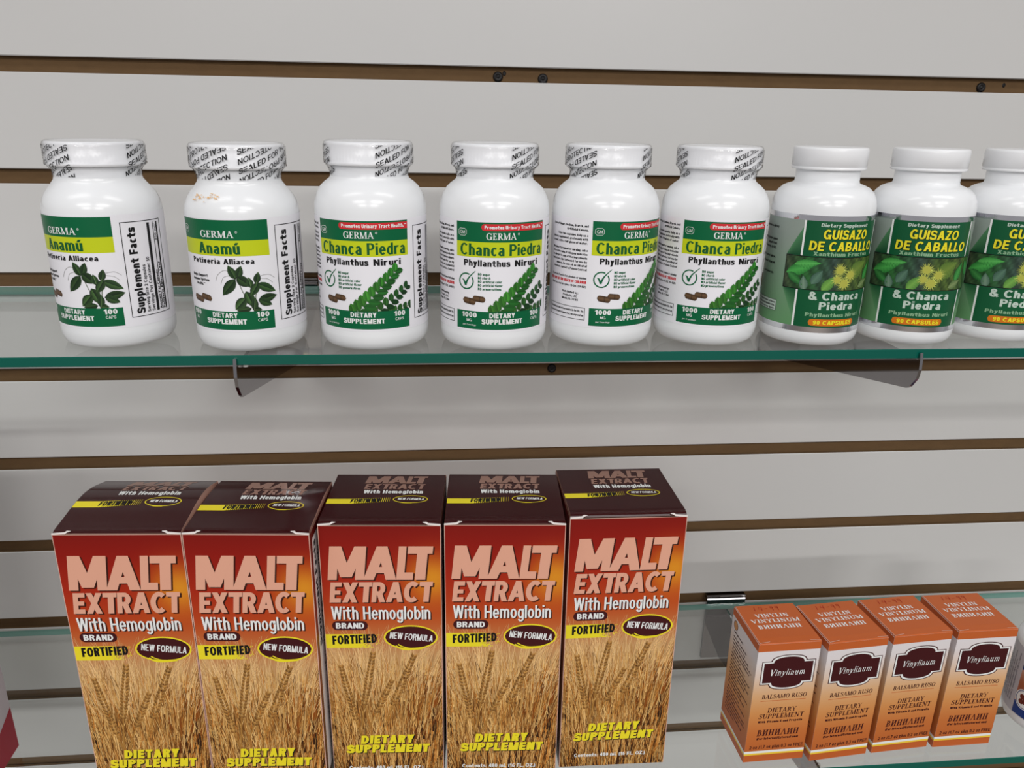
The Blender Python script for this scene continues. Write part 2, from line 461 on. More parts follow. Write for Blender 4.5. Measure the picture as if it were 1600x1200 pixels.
    if ch == 'h': V(0, 0, 1); V(0.52 - wx, 0, 0.47); A(0.26, 0.46, 0.26, 0.28, 0, 180, 12); return P, 0.52
    if ch == 'n': V(0, 0, xh); V(0.52 - wx, 0, 0.47); A(0.26, 0.46, 0.26, 0.28, 0, 180, 12); return P, 0.52
    if ch == 'm':
        V(0, 0, xh); V(0.42 - wx / 2, 0, 0.48); V(0.84 - wx, 0, 0.48); A(0.21 + wx / 4, 0.47, 0.21 + wx / 4, 0.27, 0, 180, 10); A(0.63 - wx / 4, 0.47, 0.21 + wx / 4, 0.27, 0, 180, 10); return P, 0.84
    if ch in 'uú':
        V(0, 0.26, xh); V(0.52 - wx, 0, xh); A(0.26, 0.27, 0.26, 0.28, 180, 360, 12)
        if ch == 'ú': Dg(0.22, 0.8, 0.34, 1.02)
        return P, 0.52
    if ch == 'i': V(0, 0, xh); P.append(qbar(0, wx, 0.85, 1)); return P, wx
    if ch == 'j': V(0.06, -0.1, xh); P.append(qbar(0.06, 0.06 + wx, 0.85, 1)); return P, 0.06 + wx
    if ch == 'l': V(0, 0, 1); return P, wx
    if ch == 'k': V(0, 0, 1); Dg(wx * 0.8, 0.24, 0.48 - h2, xh, 1.2); Dg(0.54 - h2, 0, 0.26, 0.44, 1.15); return P, 0.54
    if ch == 'r': V(0, 0, xh); A(0.1 + wx, 0.42, 0.1 + wx, 0.32, 62, 180, 8); return P, 0.16 + wx * 1.4
    if ch == 's':
        w2 = wa / 2
        C([(0.46 - w2, 0.53), (0.38, 0.68 - w2 * 0.7), (0.24, 0.745 - w2), (0.08, 0.67 - w2 * 0.6), (0.02 + w2, 0.54), (0.12, 0.43), (0.26, 0.37), (0.4, 0.31), (0.48 - w2, 0.2), (0.4, 0.04 + w2 * 0.7), (0.24, -0.01 + w2), (0.08, 0.05 + w2 * 0.7), (w2, 0.2)], 4); return P, 0.49
    if ch == 'v': Dg(0.26, 0, h2, xh); Dg(0.26, 0, 0.52 - h2, xh); return P, 0.52
    if ch == 'w': Dg(0.2, 0, h2, xh, 1.0); Dg(0.2, 0, 0.37, xh, 1.0); Dg(0.54, 0, 0.37, xh, 1.0); Dg(0.54, 0, 0.74 - h2, xh, 1.0); return P, 0.74
    if ch == 'x': Dg(h2, 0, 0.49 - h2, xh, 1.15); Dg(0.5 - h2, 0, h2, xh, 1.15); return P, 0.5
    if ch == 'y': Dg(0.27, 0, h2, xh); Dg(0.15, -0.27, 0.53 - h2, xh); H(0.02, 0.16, -0.27); return P, 0.53
    if ch == 'z': H(0.02, 0.46, xh - wy); H(0, 0.48, 0); Dg(h2, wy / 2, 0.47 - h2, xh - wy / 2, 1.2); return P, 0.48
    # ---- figures
    if ch == '0': A(0.27, 0.5, 0.27, 0.51, 0, 360, 22); return P, 0.54
    if ch == '1': V(0.22, 0, 1); Dg(0.02 + h2, 0.7, 0.24 + wx / 2, 0.98, 1.2); return P, 0.24 + wx
    if ch == '2': A(0.27, 0.72, 0.26, 0.29, 0, 165, 10); C([(0.53 - wx / 2, 0.72), (0.46, 0.48), (0.24, 0.28), (wx / 2 + 0.01, 0.03)], 4); H(0, 0.53, 0); return P, 0.54
    if ch == '3': A(0.26, 0.74, 0.25, 0.27, -90, 160, 12); A(0.26, 0.27, 0.28, 0.28, -160, 90, 12); return P, 0.55
    if ch == '4': V(0.4 - wx / 2, 0, 1); H(0, 0.56, 0.22); Dg(0.06, 0.24, 0.38, 0.98, 1.1); return P, 0.56
    if ch == '5': H(0.08, 0.5, t1); V(0.06, 0.5, 1); A(0.26, 0.32, 0.28, 0.34, -155, 130, 14); return P, 0.54
    if ch == '6': A(0.27, 0.31, 0.27, 0.32, 0, 360, 20); C([(wx / 2, 0.33), (0.06 + wx / 3, 0.72), (0.28, 0.98 - wy / 2), (0.48, 0.86)], 4); return P, 0.54
    if ch == '7': H(0, 0.53, t1); Dg(0.16, 0, 0.5 - h2 * 0.6, 0.95, 1.05); return P, 0.53
    if ch == '8': A(0.27, 0.75, 0.24, 0.26, 0, 360, 18); A(0.27, 0.27, 0.27, 0.28, 0, 360, 18); return P, 0.54
    if ch == '9': A(0.27, 0.69, 0.27, 0.32, 0, 360, 20); C([(0.54 - wx / 2, 0.67), (0.48 - wx / 3, 0.28), (0.26, 0.02 + wy / 2), (0.06, 0.14)], 4); return P, 0.54
    if ch == '.': P.append(qbar(0, wx, 0, wy * 1.1)); return P, wx
    if ch == ',': P.append(qbar(0, wx, 0, wy * 1.1)); Dg(0.02, -0.14, wx * 0.6, 0.02, 0.6); return P, wx
    if ch == ':': P.append(qbar(0, wx, 0, wy * 1.1)); P.append(qbar(0, wx, 0.5, 0.5 + wy * 1.1)); return P, wx
    if ch == '-': H(0, 0.28, 0.33); return P, 0.28
    if ch == '/': Dg(0.04, -0.05, 0.3, 1.02, 0.9); return P, 0.34
    if ch == '(': A(0.3, 0.4, 0.3, 0.66, 118, 242, 10); return P, 0.2
    if ch == ')': A(-0.1, 0.4, 0.3, 0.66, -62, 62, 10); return P, 0.2
    if ch == '*':
        for k in range(3):
            a = pi / 6 + k * pi / 3
            P.extend(stroke([(0.15 - 0.15 * cos(a), 0.85 - 0.15 * sin(a)), (0.15 + 0.15 * cos(a), 0.85 + 0.15 * sin(a))], wa * 0.6))
        return P, 0.3
    if ch == '&':
        C([(0.68, 0.02), (0.42, 0.36), (0.2, 0.68), (0.22, 0.9), (0.35, 0.95 - wy * 0.2), (0.46, 0.82), (0.4, 0.64), (0.16, 0.44), (wx * 0.6, 0.24), (0.2, 0.03 + wy * 0.4), (0.44, 0.1), (0.6, 0.42)], 4); return P, 0.7
    return P, 0.3
_gc = {}
def grot_run(s, wx, wy, space):
    out, x = [], 0.0
    for ch in s:
        k = (ch, round(wx, 3), round(wy, 3))
        if k not in _gc: _gc[k] = grot(ch, wx, wy)
        P, W = _gc[k]
        out += [[(a + x, b) for a, b in p] for p in P]
        x += W + space
    return out, x - space
def sans_norm(s, bold, run, contrast):
    """run: wanted width divided by cap height; stems keep their weight when the line is squeezed"""
    w = 0.125 + 2.6 * bold
    sp = 0.085
    _, nat = grot_run(s, w, w * contrast, sp)
    c = min(1.6, max(0.45, run / nat))
    wx = min(0.34, w / min(1.0, c) ** 0.75)
    P, nat = grot_run(s, wx, w * contrast, sp)
    x0 = min(p[0] for q in P for p in q)
    x1 = max(p[0] for q in P for p in q)
    return [[((x - x0) / (x1 - x0), y) for x, y in q] for q in P]

# ------------------------------------------------------------------ flat print builder (millimetres u, v)
def clip_poly(p, f):
    out = []
    for i in range(len(p)):
        a, b = p[i], p[(i + 1) % len(p)]
        fa, fb = f(a), f(b)
        if fa >= 0: out.append(a)
        if fa * fb < 0:
            t = fa / (fa - fb)
            out.append(tuple(a[k] + (b[k] - a[k]) * t for k in range(len(a))))
    return out
class Print:
    def __init__(self, lift=0.0):
        self.p = []
        self.lift = lift
    def add(self, poly, col=None, dh=0.0):
        self.p.append((poly, col, dh))
        return self
    def addall(self, polys, col=None, dh=0.0):
        for q in polys: self.add(q, col, dh)
        return self
    def band(self, u0, u1, lo, hi, n=None, col=None, dh=0.0):
        n = n or max(1, int(math.ceil(abs(u1 - u0) / 1.5)))
        fl = lo if callable(lo) else (lambda u: lo)
        fh = hi if callable(hi) else (lambda u: hi)
        for i in range(n):
            a, b = u0 + (u1 - u0) * i / n, u0 + (u1 - u0) * (i + 1) / n
            self.add([(a, fl(a)), (b, fl(b)), (b, fh(b)), (a, fh(a))], col, dh)
        return self
    def pill(self, u0, u1, v0, v1, col=None, dh=0.0, left=True, right=True):
        r, m = (v1 - v0) / 2, (v0 + v1) / 2
        def hh(u):
            d = 0
            if left and u < u0 + r: d = u0 + r - u
            if right and u > u1 - r: d = u - (u1 - r)
            return math.sqrt(max(0, r * r - d * d))
        return self.band(u0, u1, lambda u: m - hh(u), lambda u: m + hh(u), max(64, int((u1 - u0) / 0.5)), col, dh)
    def disc(self, cx, cy, rx, ry, col=None, n=20, dh=0.0):
        return self.band(cx - rx, cx + rx, lambda u: cy - ry * math.sqrt(max(0, 1 - ((u - cx) / rx) ** 2)), lambda u: cy + ry * math.sqrt(max(0, 1 - ((u - cx) / rx) ** 2)), n, col, dh)
    def ring(self, cx, cy, rx, ry, w, n=32, a0=0, a1=360, col=None, dh=0.0):
        return self.addall(arcs(cx, cy, rx, ry, w, w, a0, a1, n), col, dh)
    def line(self, pts, w, col=None, dh=0.0):
        return self.addall(stroke(pts, w), col, dh)
    def frame(self, u0, u1, v0, v1, w):
        self.band(u0, u1, v0, v0 + w); self.band(u0, u1, v1 - w, v1)
        self.band(u0, u0 + w, v0, v1, 1); self.band(u1 - w, u1, v0, v1, 1)
        return self
    def text(self, s, u0, u1, v, h, bold=0.0, kind='sans', shear=0.0, slope=0.0, rot=False, col=None, space=0.06, contrast=0.88, dh=0.0):
        if kind == 'sans': P = sans_norm(s, bold, (u1 - u0) / h, contrast)
        elif kind == 'serif': P = glyph_norm(s, serif_glyph, space)
        else: P = glyph_norm(s, block_glyph, space)
        w = u1 - u0
        step = 0.012
        base_dh = dh
        for iq, q in enumerate(P):
            dh = base_dh + step * (iq % 7)
            if rot:   # reading upwards: u0..u1 is the run along v, v is the u of the baseline
                r = [(v - y * h, u0 + x * w) for x, y in q]
            else:
                r = [(u0 + x * w + shear * y * h, v + y * h + slope * x * w) for x, y in q]
            self.add(r, col, dh)
        return self
    def clip(self, f):
        q = []
        for p, c, d in self.p:
            if isinstance(c, list):
                r = clip_poly([(x[0], x[1]) + tuple(k) for x, k in zip(p, c)], f)
                if len(r) > 2: q.append(([(x[0], x[1]) for x in r], [x[2:5] for x in r], d))
            else:
                r = clip_poly(p, f)
                if len(r) > 2: q.append((r, c, d))
        self.p = q
        return self
    def build(self, name, mp, mat, parent):
        V, Fc, C = [], [], []
        for p, c, d in self.p:
            b = len(V)
            for k, (u, v) in enumerate(p):
                V.append(mp(u, v, self.lift + d))
                if c is not None:
                    C.append(c[k] if isinstance(c, list) else c)
            Fc.append(list(range(b, len(V))))
        me = bpy.data.meshes.new(name)
        me.from_pydata(V, [], Fc)
        if C:
            at = me.color_attributes.new('ink', 'FLOAT_COLOR', 'POINT')
            fl = []
            for c in C: fl += list(lin(c)) + [1.0]
            at.data.foreach_set('color', fl)
        me.update()
        return link(name, me, mat, parent)
def title(pr, word, spans, v, h, shear=0.10, du=0.0, dv=0.0):
    for ch, (a, b) in zip(word, spans):
        pr.text(ch, a + du, b + du, v + dv, h, kind='block', shear=shear)
    return pr
def cyl_map(r):
    def f(u, v, h):
        a = u / r
        return ((r + h) * sin(a) / 1000, -(r + h) * cos(a) / 1000, v / 1000)
    return f
def front_map(d):
    return lambda u, v, h: (u / 1000, -(d / 2 + h) / 1000, v / 1000)
def left_map(w):
    return lambda u, v, h: (-(w / 2 + h) / 1000, -u / 1000, v / 1000)
def right_map(w):
    return lambda u, v, h: ((w / 2 + h) / 1000, u / 1000, v / 1000)

def mixc(a, b, t):
    t = max(0.0, min(1.0, t))
    return tuple(a[i] + (b[i] - a[i]) * t for i in range(3))
def ramp(stops, t):
    for (t0, c0), (t1, c1) in zip(stops, stops[1:]):
        if t <= t1:
            return mixc(c0, c1, (t - t0) / (t1 - t0))
    return stops[-1][1]
def jitter(c, a):
    k = 1 + random.uniform(-a, a)
    return tuple(max(0, min(255, v * k)) for v in c)

# =================================================================== SETTING: slatwall
S = 0.0762
SLOT = 0.01045
X0, X1 = -1.3, 1.5
v, f = box_vf(X0, X1, 0.0056, 0.019, -1.25, 0.72)
wall = mesh('wall_back', v, f, MDF)
wall['kind'] = 'structure'
wall['label'] = 'white slatwall panelling with brown fibreboard grooves'
hgt = S - SLOT
prof = [(0.0, 0.0006), (0.0006, 0.0), (0.003, 0.0), (0.003, 0.007), (0.0056, 0.007), (0.0056, hgt - 0.007), (0.003, hgt - 0.007), (0.003, hgt), (0.0006, hgt), (0.0, hgt - 0.0006)]
v, f = extrude_x(prof, X0, X1)
slat_me = bpy.data.meshes.new('slat')
slat_me.from_pydata(v, [], f)
slat_me.materials.append(MDF)
slat_me.materials.append(MELAMINE)
slat_me.polygons.foreach_set('material_index', [1 if i in (0, 8, 9) else 0 for i in range(len(f))])
slat_me.update()
for k in range(-8, 16):
    o = bpy.data.objects.new('slat', slat_me)
    o.location = (0, 0, -k * S)
    COL.objects.link(o)
    o.parent = wall
# screws and a knot hole in the grooves
sv, sf_ = lathe([(0, 1.4), (1.0, 1.4), (1.2, 0.6), (1.5, 1.3), (3.0, 1.2), (3.7, 0.5), (3.8, -0.5)], 20)
sv = [(x, -z, y) for x, y, z in sv]
screw_me = None
for x, z in ((0.0448, -0.0066), (0.0784, -0.0074), (0.4253, -0.0066), (0.0928, -0.2345)):
    if screw_me is None:
        o = mesh('screw', sv, sf_, SCREW_BLACK, wall, True)
        screw_me = o.data
    else:
        o = bpy.data.objects.new('screw', screw_me)
        COL.objects.link(o)
        o.parent = wall
    o.location = (x, 0.0054, z)
    o.rotation_euler = (0, x * 40, 0)
hv, hf = lathe([(0, 0.1), (1.1, 0.15), (1.8, -0.2)], 10)
for x, z in ((0.4442, -0.0046), (0.0495, -0.0042)):
    h = mesh('screw_hole', [(a * 0.8, -c, b) for a, b, c in hv], hf, SCREW_BLACK, wall)
    h.location = (x, 0.0054, z)

v, f = box_vf(-4.2, 4.4, -6.2, 0.02, -1.27, -1.25)
fl = mesh('floor', v, f, FLOOR_MAT)
fl['kind'] = 'structure'

# =================================================================== glass shelves
Z1, Z2 = -0.1615, -0.4645
T_GL = 0.0058
def glass_shelf(z, yf, yb, label):
    x0, x1 = -0.62, 0.74
    b = 0.0004
    prof = [(yf, z - T_GL + b), (yf + b, z - T_GL), (yb, z - T_GL), (yb, z), (yf + b, z), (yf, z - b)]
    v, f = extrude_x(prof, x0, x1)
    n = len(prof)
    mi = [1, 0, 2, 0, 1, 1, 1, 1]
    # sides: 0 lower bevel,1 underside,2 back edge,3 top,4 upper bevel,5 front edge
    o = mesh('glass_shelf', v, f, [GLASS, GLASS_EDGE, GLASS_BACK_EDGE], mi=mi)
    tag(o, label, 'shelf', 'glass shelves')
    return o
glass_shelf(Z1, -0.1920, -0.0075, 'upper clear glass shelf with green front edge, carrying the row of bottles')
glass_shelf(Z2, -0.2055, -0.0075, 'lower clear glass shelf with green front edge, carrying the cardboard boxes')

def bracket(x, z, yf, label):
    zb = z - T_GL - 0.0002
    e = empty('shelf_bracket', (x, 0, zb))
    tag(e, label, 'bracket', 'chrome shelf brackets')
    L = -yf
    prof = [(-0.0036, -0.0005), (-L - 0.0002, -0.0005), (-L - 0.0006, 0.0042), (-L - 0.0016, 0.0042), (-L - 0.0026, 0.0), (-L - 0.0032, -0.006), (-L - 0.0020, -0.012), (-L + 0.0030, -0.0185), (-L + 0.006, -0.0205), (-0.0036, -0.0575)]
    v, f = extrude_x(prof, -0.0009, 0.0009)
    mesh('blade', v, f, CHROME, e)
    v, f = box_vf(-0.0185, 0.0185, -0.0036, -0.0006, -0.0575, 0.0095)
    mesh('back_plate', v, f, CHROME, e)
    v, f = join_vf([box_vf(-0.0185, 0.0185, -0.0030, 0.0035, 0.0100, 0.0116), box_vf(-0.0185, 0.0185, -0.0046, 0.0035, 0.0068, 0.0084)])
    mesh('hook', v, f, CHROME, e)
    v, f = lathe([(0, 2.6), (1.6, 2.2), (2.2, 1.2), (2.2, -1)], 16)
    for yy in (-L + 0.012, -L + 0.045):
        o = mesh('rest_pad', [(a, b, c) for a, b, c in v], f, CARD_WHITE, e, True)
        o.location = (0.0022, yy, -0.0035)
        o.scale = (0.7, 0.7, 0.7)
    return e
bracket(-0.1135, Z1, -0.1920, 'chrome bracket under the upper shelf, below the second bottle from the left')
bracket(0.286, Z1, -0.1920, 'chrome bracket under the upper shelf at the right, below the silver-banded bottles')
bracket(0.2655, Z2, -0.2055, 'chrome bracket of the lower shelf behind the leftmost small orange box')
bracket(-0.1135, Z2, -0.2055, 'chrome bracket of the lower shelf hidden behind the tall red boxes')

# =================================================================== bottles
def seal_profile(cr, nr, zc, zt):
    """radius of the shrink band as a function of height"""
    def f(v):
        if v >= zc + 1.0: return cr
        if v <= zc - 1.6: return nr
        t = (v - (zc - 1.6)) / 2.6
        return nr + (cr - nr) * t
    return f
def make_white_bottle(kind):
    if kind == 'anamu':
        R, H, CR, NR, ZC = 31.0, 111.4, 25.4, 22.3, 98.6
    else:
        R, H, CR, NR, ZC = 31.5, 113.6, 24.5, 21.6, 101.2
    e = empty('supplement_bottle')
    zn = ZC - 6.2
    body = [(0, 1.6), (21, 1.2), (24.5, 0.1), (26.3, 0.0), (28.2, 0.6), (R - 1.3, 2.6), (R - 0.3, 5.5), (R, 8.5), (R, 9.0), (R, 40), (R, 76.0), (R - 0.15, 79.5), (R - 0.8, 83.0), (R - 2.1, 86.4), (R - 4.1, 89.4), (R - 6.4, 91.6), (NR + 1.6, 93.0), (NR + 0.5, 93.9), (NR, 95.4), (NR, ZC + 2)]
    if kind == 'anamu':
        body[10:] = [(R, 73.5), (R - 0.25, 77.0), (R - 1.1, 80.4), (R - 2.6, 83.4), (R - 4.6, 86.2), (R - 6.4, 88.3), (NR + 1.1, 89.9), (NR + 0.3, 91.0), (NR, 92.6), (NR, ZC + 2)]
    v, f = lathe(body, 96)
    mesh('body', v, f, PLASTIC, e, True)
    cap = [(CR - 2.6, ZC + 1.5), (CR - 2.4, ZC), (CR - 0.4, ZC), (CR, ZC + 0.4), (CR, ZC + 1.6), (CR - 0.35, ZC + 1.9), (CR - 0.35, H - 2.0), (CR - 0.5, H - 0.9), (CR - 1.3, H - 0.15), (CR - 2.6, H), (CR - 8, H - 0.3), (0, H - 0.3)]
    v, f = lathe(cap, 144, ((5, 6), 0.3))
    mesh('cap', v, f, CAP_WHITE, e, True)
    rf = seal_profile(CR + 0.3, NR + 0.3, ZC - 0.4, H)
    film = [(rf(z), z) for z in (zn + 0.2, zn + 2.5, ZC - 2.2, ZC - 1.2, ZC - 0.2, ZC + 0.8, ZC + 3, H - 2.5)] + [(CR - 0.2, H - 0.6), (CR - 1.2, H + 0.15), (CR - 3.2, H + 0.25)]
    v, f = lathe(film, 72)
    band = mesh('seal_band', v, f, FILM, e, True)
    # slanted repeating warning text round the band
    p = Print(0.12)
    Cc = 2 * pi * CR
    Ltext = Cc * 300 / 360
    sl = 0.42
    u_a = Cc * 30 / 360
    for row in range(-14, 6):
        v0 = ZC + row * 5.0 - 1.0
        for half in (0, 1):
            ua = u_a + half * Ltext * 0.51
            ub = ua + Ltext * 0.47
            q = Print()
            q.text('SEALED FOR YOUR PROTECTION', 0, ub - ua, 0, 2.9, 0.012)
            for poly, c, d in q.p:
                r = []
                for (a, b) in poly:
                    if row % 2:
                        a, b = (ub - ua) - a, 2.9 - b
                    r.append((ua + a, v0 + b + sl * (ua + a - u_a)))
                p.add(r)
    lo, hi = zn + 0.8, H - 1.6
    p.clip(lambda a: a[1] - lo).clip(lambda a: hi - a[1])
    def bandmap(u, v, h):
        a = u / CR
        rr = rf(v) + h
        return (rr * sin(a) / 1000, -rr * cos(a) / 1000, v / 1000)
    p.build('warning_lettering', bandmap, INK_BLACK, band)
    # ---- label
    mp = cyl_map(R)
    lab = Print(0.08).band(-R * pi * 0.98, R * pi * 0.98, 12.2, 74.2, 128).build('label', mp, LABEL_WHITE, e)
    Print(0.14).band(-27.2, 27.2, 62.6, 73.3).build('green_band', mp, INK_GREEN, lab)
    Print(0.14).band(-27.2, 27.2, 13.4, 23.8).build('green_band', mp, INK_GREEN, lab)
    Print(0.14).band(-27.2, 27.2, 54.2, 62.6).build('lime_band', mp, INK_LIME, lab)
    gs = (-9.2, 7.6) if kind != 'anamu' else (-10.0, 9.3)
    w = Print(0.2).text('GERMA', gs[0], gs[1], 64.0, 3.6, kind='serif', space=0.05)
    w.ring(gs[1] + 1.3, 67.0, 0.6, 0.6, 0.14, 14).text('R', gs[1] + 1.05, gs[1] + 1.55, 66.7, 0.6)
    w.build('brand_lettering', mp, INK_WHITE, lab)
    Print(0.2).text('DIETARY', -7.2, 7.4, 20.3, 2.7, 0.035).text('SUPPLEMENT', -11.6, 12.0, 16.7, 2.8, 0.04).build('supplement_lettering', mp, INK_WHITE, lab)
    Print(0.2).text('100', 17.2, 24.2, 20.4, 2.8, 0.035).text('CAPS', 18.0, 23.2, 17.9, 1.6, 0.01).build('count_lettering', mp, INK_WHITE, lab)
    gx, gy = -23.2, 67.6
    oct_ = [(gx + 2.5 * sx, gy + 1.9 * sy) for sx, sy in ((-0.6, 1), (0.6, 1), (1, 0.5), (1, -0.5), (0.6, -1), (-0.6, -1), (-1, -0.5), (-1, 0.5), (-0.6, 1))]
    Print(0.2).line(oct_, 0.22).text('GM', gx - 1.6, gx + 1.6, gy - 0.9, 1.8, 0.0).build('emblem', mp, INK_WHITE, lab)
    w = Print(0.2)
    if kind == 'anamu':
        w.text('900', -24.2, -16.8, 20.4, 2.8, 0.035).text('MG', -22.0, -19.2, 17.9, 1.6, 0.01)
    else:
        w.text('1000', -23.8, -14.4, 20.2, 2.8, 0.035).text('MG', -20.6, -17.4, 17.7, 1.6, 0.01).text('per 2 servings', -23.0, -14.9, 15.4, 0.9)
    w.build('dosage_lettering', mp, INK_WHITE, lab)
    k = Print(0.2)
    if kind == 'anamu':
        Print(0.2).text('Anamú', -12.2, 11.8, 55.3, 6.0, 0.035, contrast=0.62).build('product_name', mp, INK_DARKGREEN, lab)
        k.text('Petiveria Alliacea', -18.6, 18.6, 49.9, 2.9, 0.034)
        for i, (s, a, b) in enumerate((('Helps Support', -20.6, -8.0), ('Immune System', -21.0, -7.2), ('Health.**', -17.6, -10.4))):
            k.text(s, a, b, 42.4 - i * 2.4, 1.5, 0.04)
    else:
        Print(0.2).text('Chanca', -24.6, 0.8, 55.2, 6.4, 0.032, contrast=0.62).text('Piedra', 3.6, 25.2, 55.2, 6.4, 0.032, contrast=0.62).build('product_name', mp, INK_DARKGREEN, lab)
        k.text('Phyllanthus', -22.3, 4.2, 49.3, 3.5, 0.034).text('Niruri', 6.8, 22.3, 49.3, 3.5, 0.034)
        Print(0.2).pill(-12.0, 27.2, 68.8, 72.4, right=False).build('red_banner', mp, INK_RED, lab)
        Print(0.26).text('Promotes Urinary Tract Health.**', -10.2, 26.4, 69.7, 1.9, 0.045).build('banner_lettering', mp, INK_WHITE, lab)
        c = Print(0.2)
        c.ring(-20.9, 40.6, 4.7, 4.7, 0.75, 36, 62, 395)
        c.line([(-23.4, 41.6), (-22.5, 41.2), (-21.2, 38.6)], [0.3, 0.9, 1.3]).line(spline([(-21.4, 38.2), (-19.4, 42.4), (-15.2, 46.6)], 5), [1.3 - 0.1 * i for i in range(11)])
        for i, s in enumerate(('NO sugar', 'NO starch', 'NO artificial color', 'NO artificial flavor', 'NO preservatives')):
            c.text(s, -13.8, -13.8 + (6.8, 7.0, 13.4, 13.8, 13.0)[i], 44.2 - i * 2.05, 1.4, 0.045)
        c.build('tick_lettering', mp, INK_GREEN, lab)
        # directions panel on the left
        d = Print(0.2)
        lines = (('Free of Sugar, Sodium, Starch, and', 69.6, 1), ('Artificial Colors.', 67.4, 1), ('Take two capsules daily as a', 64.4, 0), ('dietary supplement, preferably with', 62.2, 0), ('a meal, with a full glass of water.', 60.0, 0),
                 ('Warning: If pregnant or nursing, ask a', 56.0, 1), ('doctor before using. If taking any medication', 53.8, 0), ('or allergic to any of the ingredients', 51.6, 0), ('listed here. Not intended for use by', 49.4, 0), ('minors. In case of accidental', 47.2, 1), ('overdose contact a Poison Control', 45.0, 0),
                 ('Do not use if seal is torn, broken or missing', 40.2, 0), ('Store in a cool dry place 15-30C (59-86F)', 35.2, 0), ('Distributed by:', 31.2, 0), ('Products, LLC', 29.2, 0), ('Miami, FL 33166', 27.2, 0))
        for s, vv, b in lines:
            L = min(27.0, 0.78 * len(s))
            d.text(s, -29.6 - L if vv > 33 else -40 - L / 2, -29.6 if vv > 33 else -40 + L / 2, vv, 1.25, 0.06 if b else 0.035)
        d.frame(-58, -29.6, 16.2, 23.6, 0.3)
        for i, s in enumerate(('These statements have not been evaluated by the FDA. This', 'product is not intended to diagnose, treat, cure or prevent any')):
            d.text(s, -57, -30.4, 20.8 - 2.4 * i, 1.2, 0.03)
        d.build('directions_lettering', mp, INK_BLACK, lab)
        Print(0.2).text('KEEP OUT OF THE REACH OF CHILDREN', -58, -29.6, 37.6, 1.6, 0.055).build('red_warning_lettering', mp, INK_RED, lab)
    k.build('botanical_lettering', mp, INK_BLACK, lab)
    # ---- supplement facts, printed sideways
    k = Print(0.2)
    k.frame(31.2, 57.2, 17.2, 70.0, 0.38)
    k.text('Supplement Facts', 19.0, 67.0, 38.9, 4.6, 0.042, rot=True)
    k.text('Serving Size 2 Capsules', 19.2, 46.0, 42.2, 2.0, 0.02, rot=True).text('Servings Per Container 50', 19.2, 50.0, 45.2, 2.0, 0.02, rot=True)
    k.band(46.4, 48.2, 19, 68.6).band(50.7, 51.2, 19, 68.6).band(53.4, 54.6, 19, 68.6)
    k.text('Amount Per Capsule', 19.4, 42.0, 50.4, 1.6, 0.03, rot=True).text('Petiveria Alliacea Leaf' if kind == 'anamu' else 'Phyllanthus Niruri', 19.4, 46.0, 53.1, 1.6, 0.03, rot=True).text('450 mg*' if kind == 'anamu' else '500 mg*', 58.0, 67.6, 53.1, 1.6, 0.0, rot=True)
    k.build('facts_lettering', mp, INK_BLACK, lab)
    # ---- capsules picture
    c = Print(0.2)
    for (ax, ay, bx, by, w_) in ((-17.0, 31.2, -9.4, 30.6, 3.4), (-23.0, 30.0, -15.0, 28.9, 3.6)) if kind != 'anamu' else ((-14.4, 31.6, -6.6, 30.4, 3.4), (-21.6, 30.4, -12.6, 29.2, 3.6)):
        n = 10
        dx, dy = bx - ax, by - ay
        for i in range(n):
            def pt(t, s):
                q = 1.0
                e_ = w_ / 2 / math.hypot(dx, dy)
                if t < e_: q = math.sqrt(max(0, 1 - ((e_ - t) / e_) ** 2))
                if t > 1 - e_: q = math.sqrt(max(0, 1 - ((t - 1 + e_) / e_) ** 2))
                return (ax + dx * t, ay + dy * t + s * q * w_ / 2)
            t0, t1 = i / n, (i + 1) / n
            for s0, s1, ca, cb in ((-1, 0.1, (58, 40, 26), (112, 84, 58)), (0.1, 1, (112, 84, 58), (74, 54, 38))):
                k1 = 0.8 if abs(t0 - 0.5) < 0.06 else 1.0
                c.add([pt(t0, s0), pt(t1, s0), pt(t1, s1), pt(t0, s1)], [mixc((0, 0, 0), x_, k1) for x_ in (ca, ca, cb, cb)])
    c.build('capsule_picture', mp, PICT, lab)
    # ---- plant picture
    g = Print(0.2)
    lift_ = [0.03]
    def leaf(ax, ay, bx, by, w_, ca, cb, vein=True, n=6, blunt=0.55):
        dx, dy = bx - ax, by - ay
        L = math.hypot(dx, dy)
        nx, ny = -dy / L, dx / L
        def pt(t, s):
            ww = w_ / 2 * (math.sin(pi * min(1, max(0, t)) ** 0.85)) ** blunt
            return (ax + dx * t + nx * ww * s, ay + dy * t + ny * ww * s)
        ca, cb = jitter(ca, 0.18), jitter(cb, 0.18)
        lift_[0] += 0.008
        dh = lift_[0]
        for i in range(n):
            t0, t1 = i / n, (i + 1) / n
            g.add([pt(t0, -1), pt(t1, -1), pt(t1, 0), pt(t0, 0)], [cb, cb, ca, ca], dh)
            g.add([pt(t0, 0), pt(t1, 0), pt(t1, 1), pt(t0, 1)], [cb, cb, mixc(ca, cb, 0.4), mixc(ca, cb, 0.4)], dh)
        if vein:
            g.line([(ax, ay), (bx, by)], 0.18, mixc(ca, (190, 215, 160), 0.45), dh + 0.006)
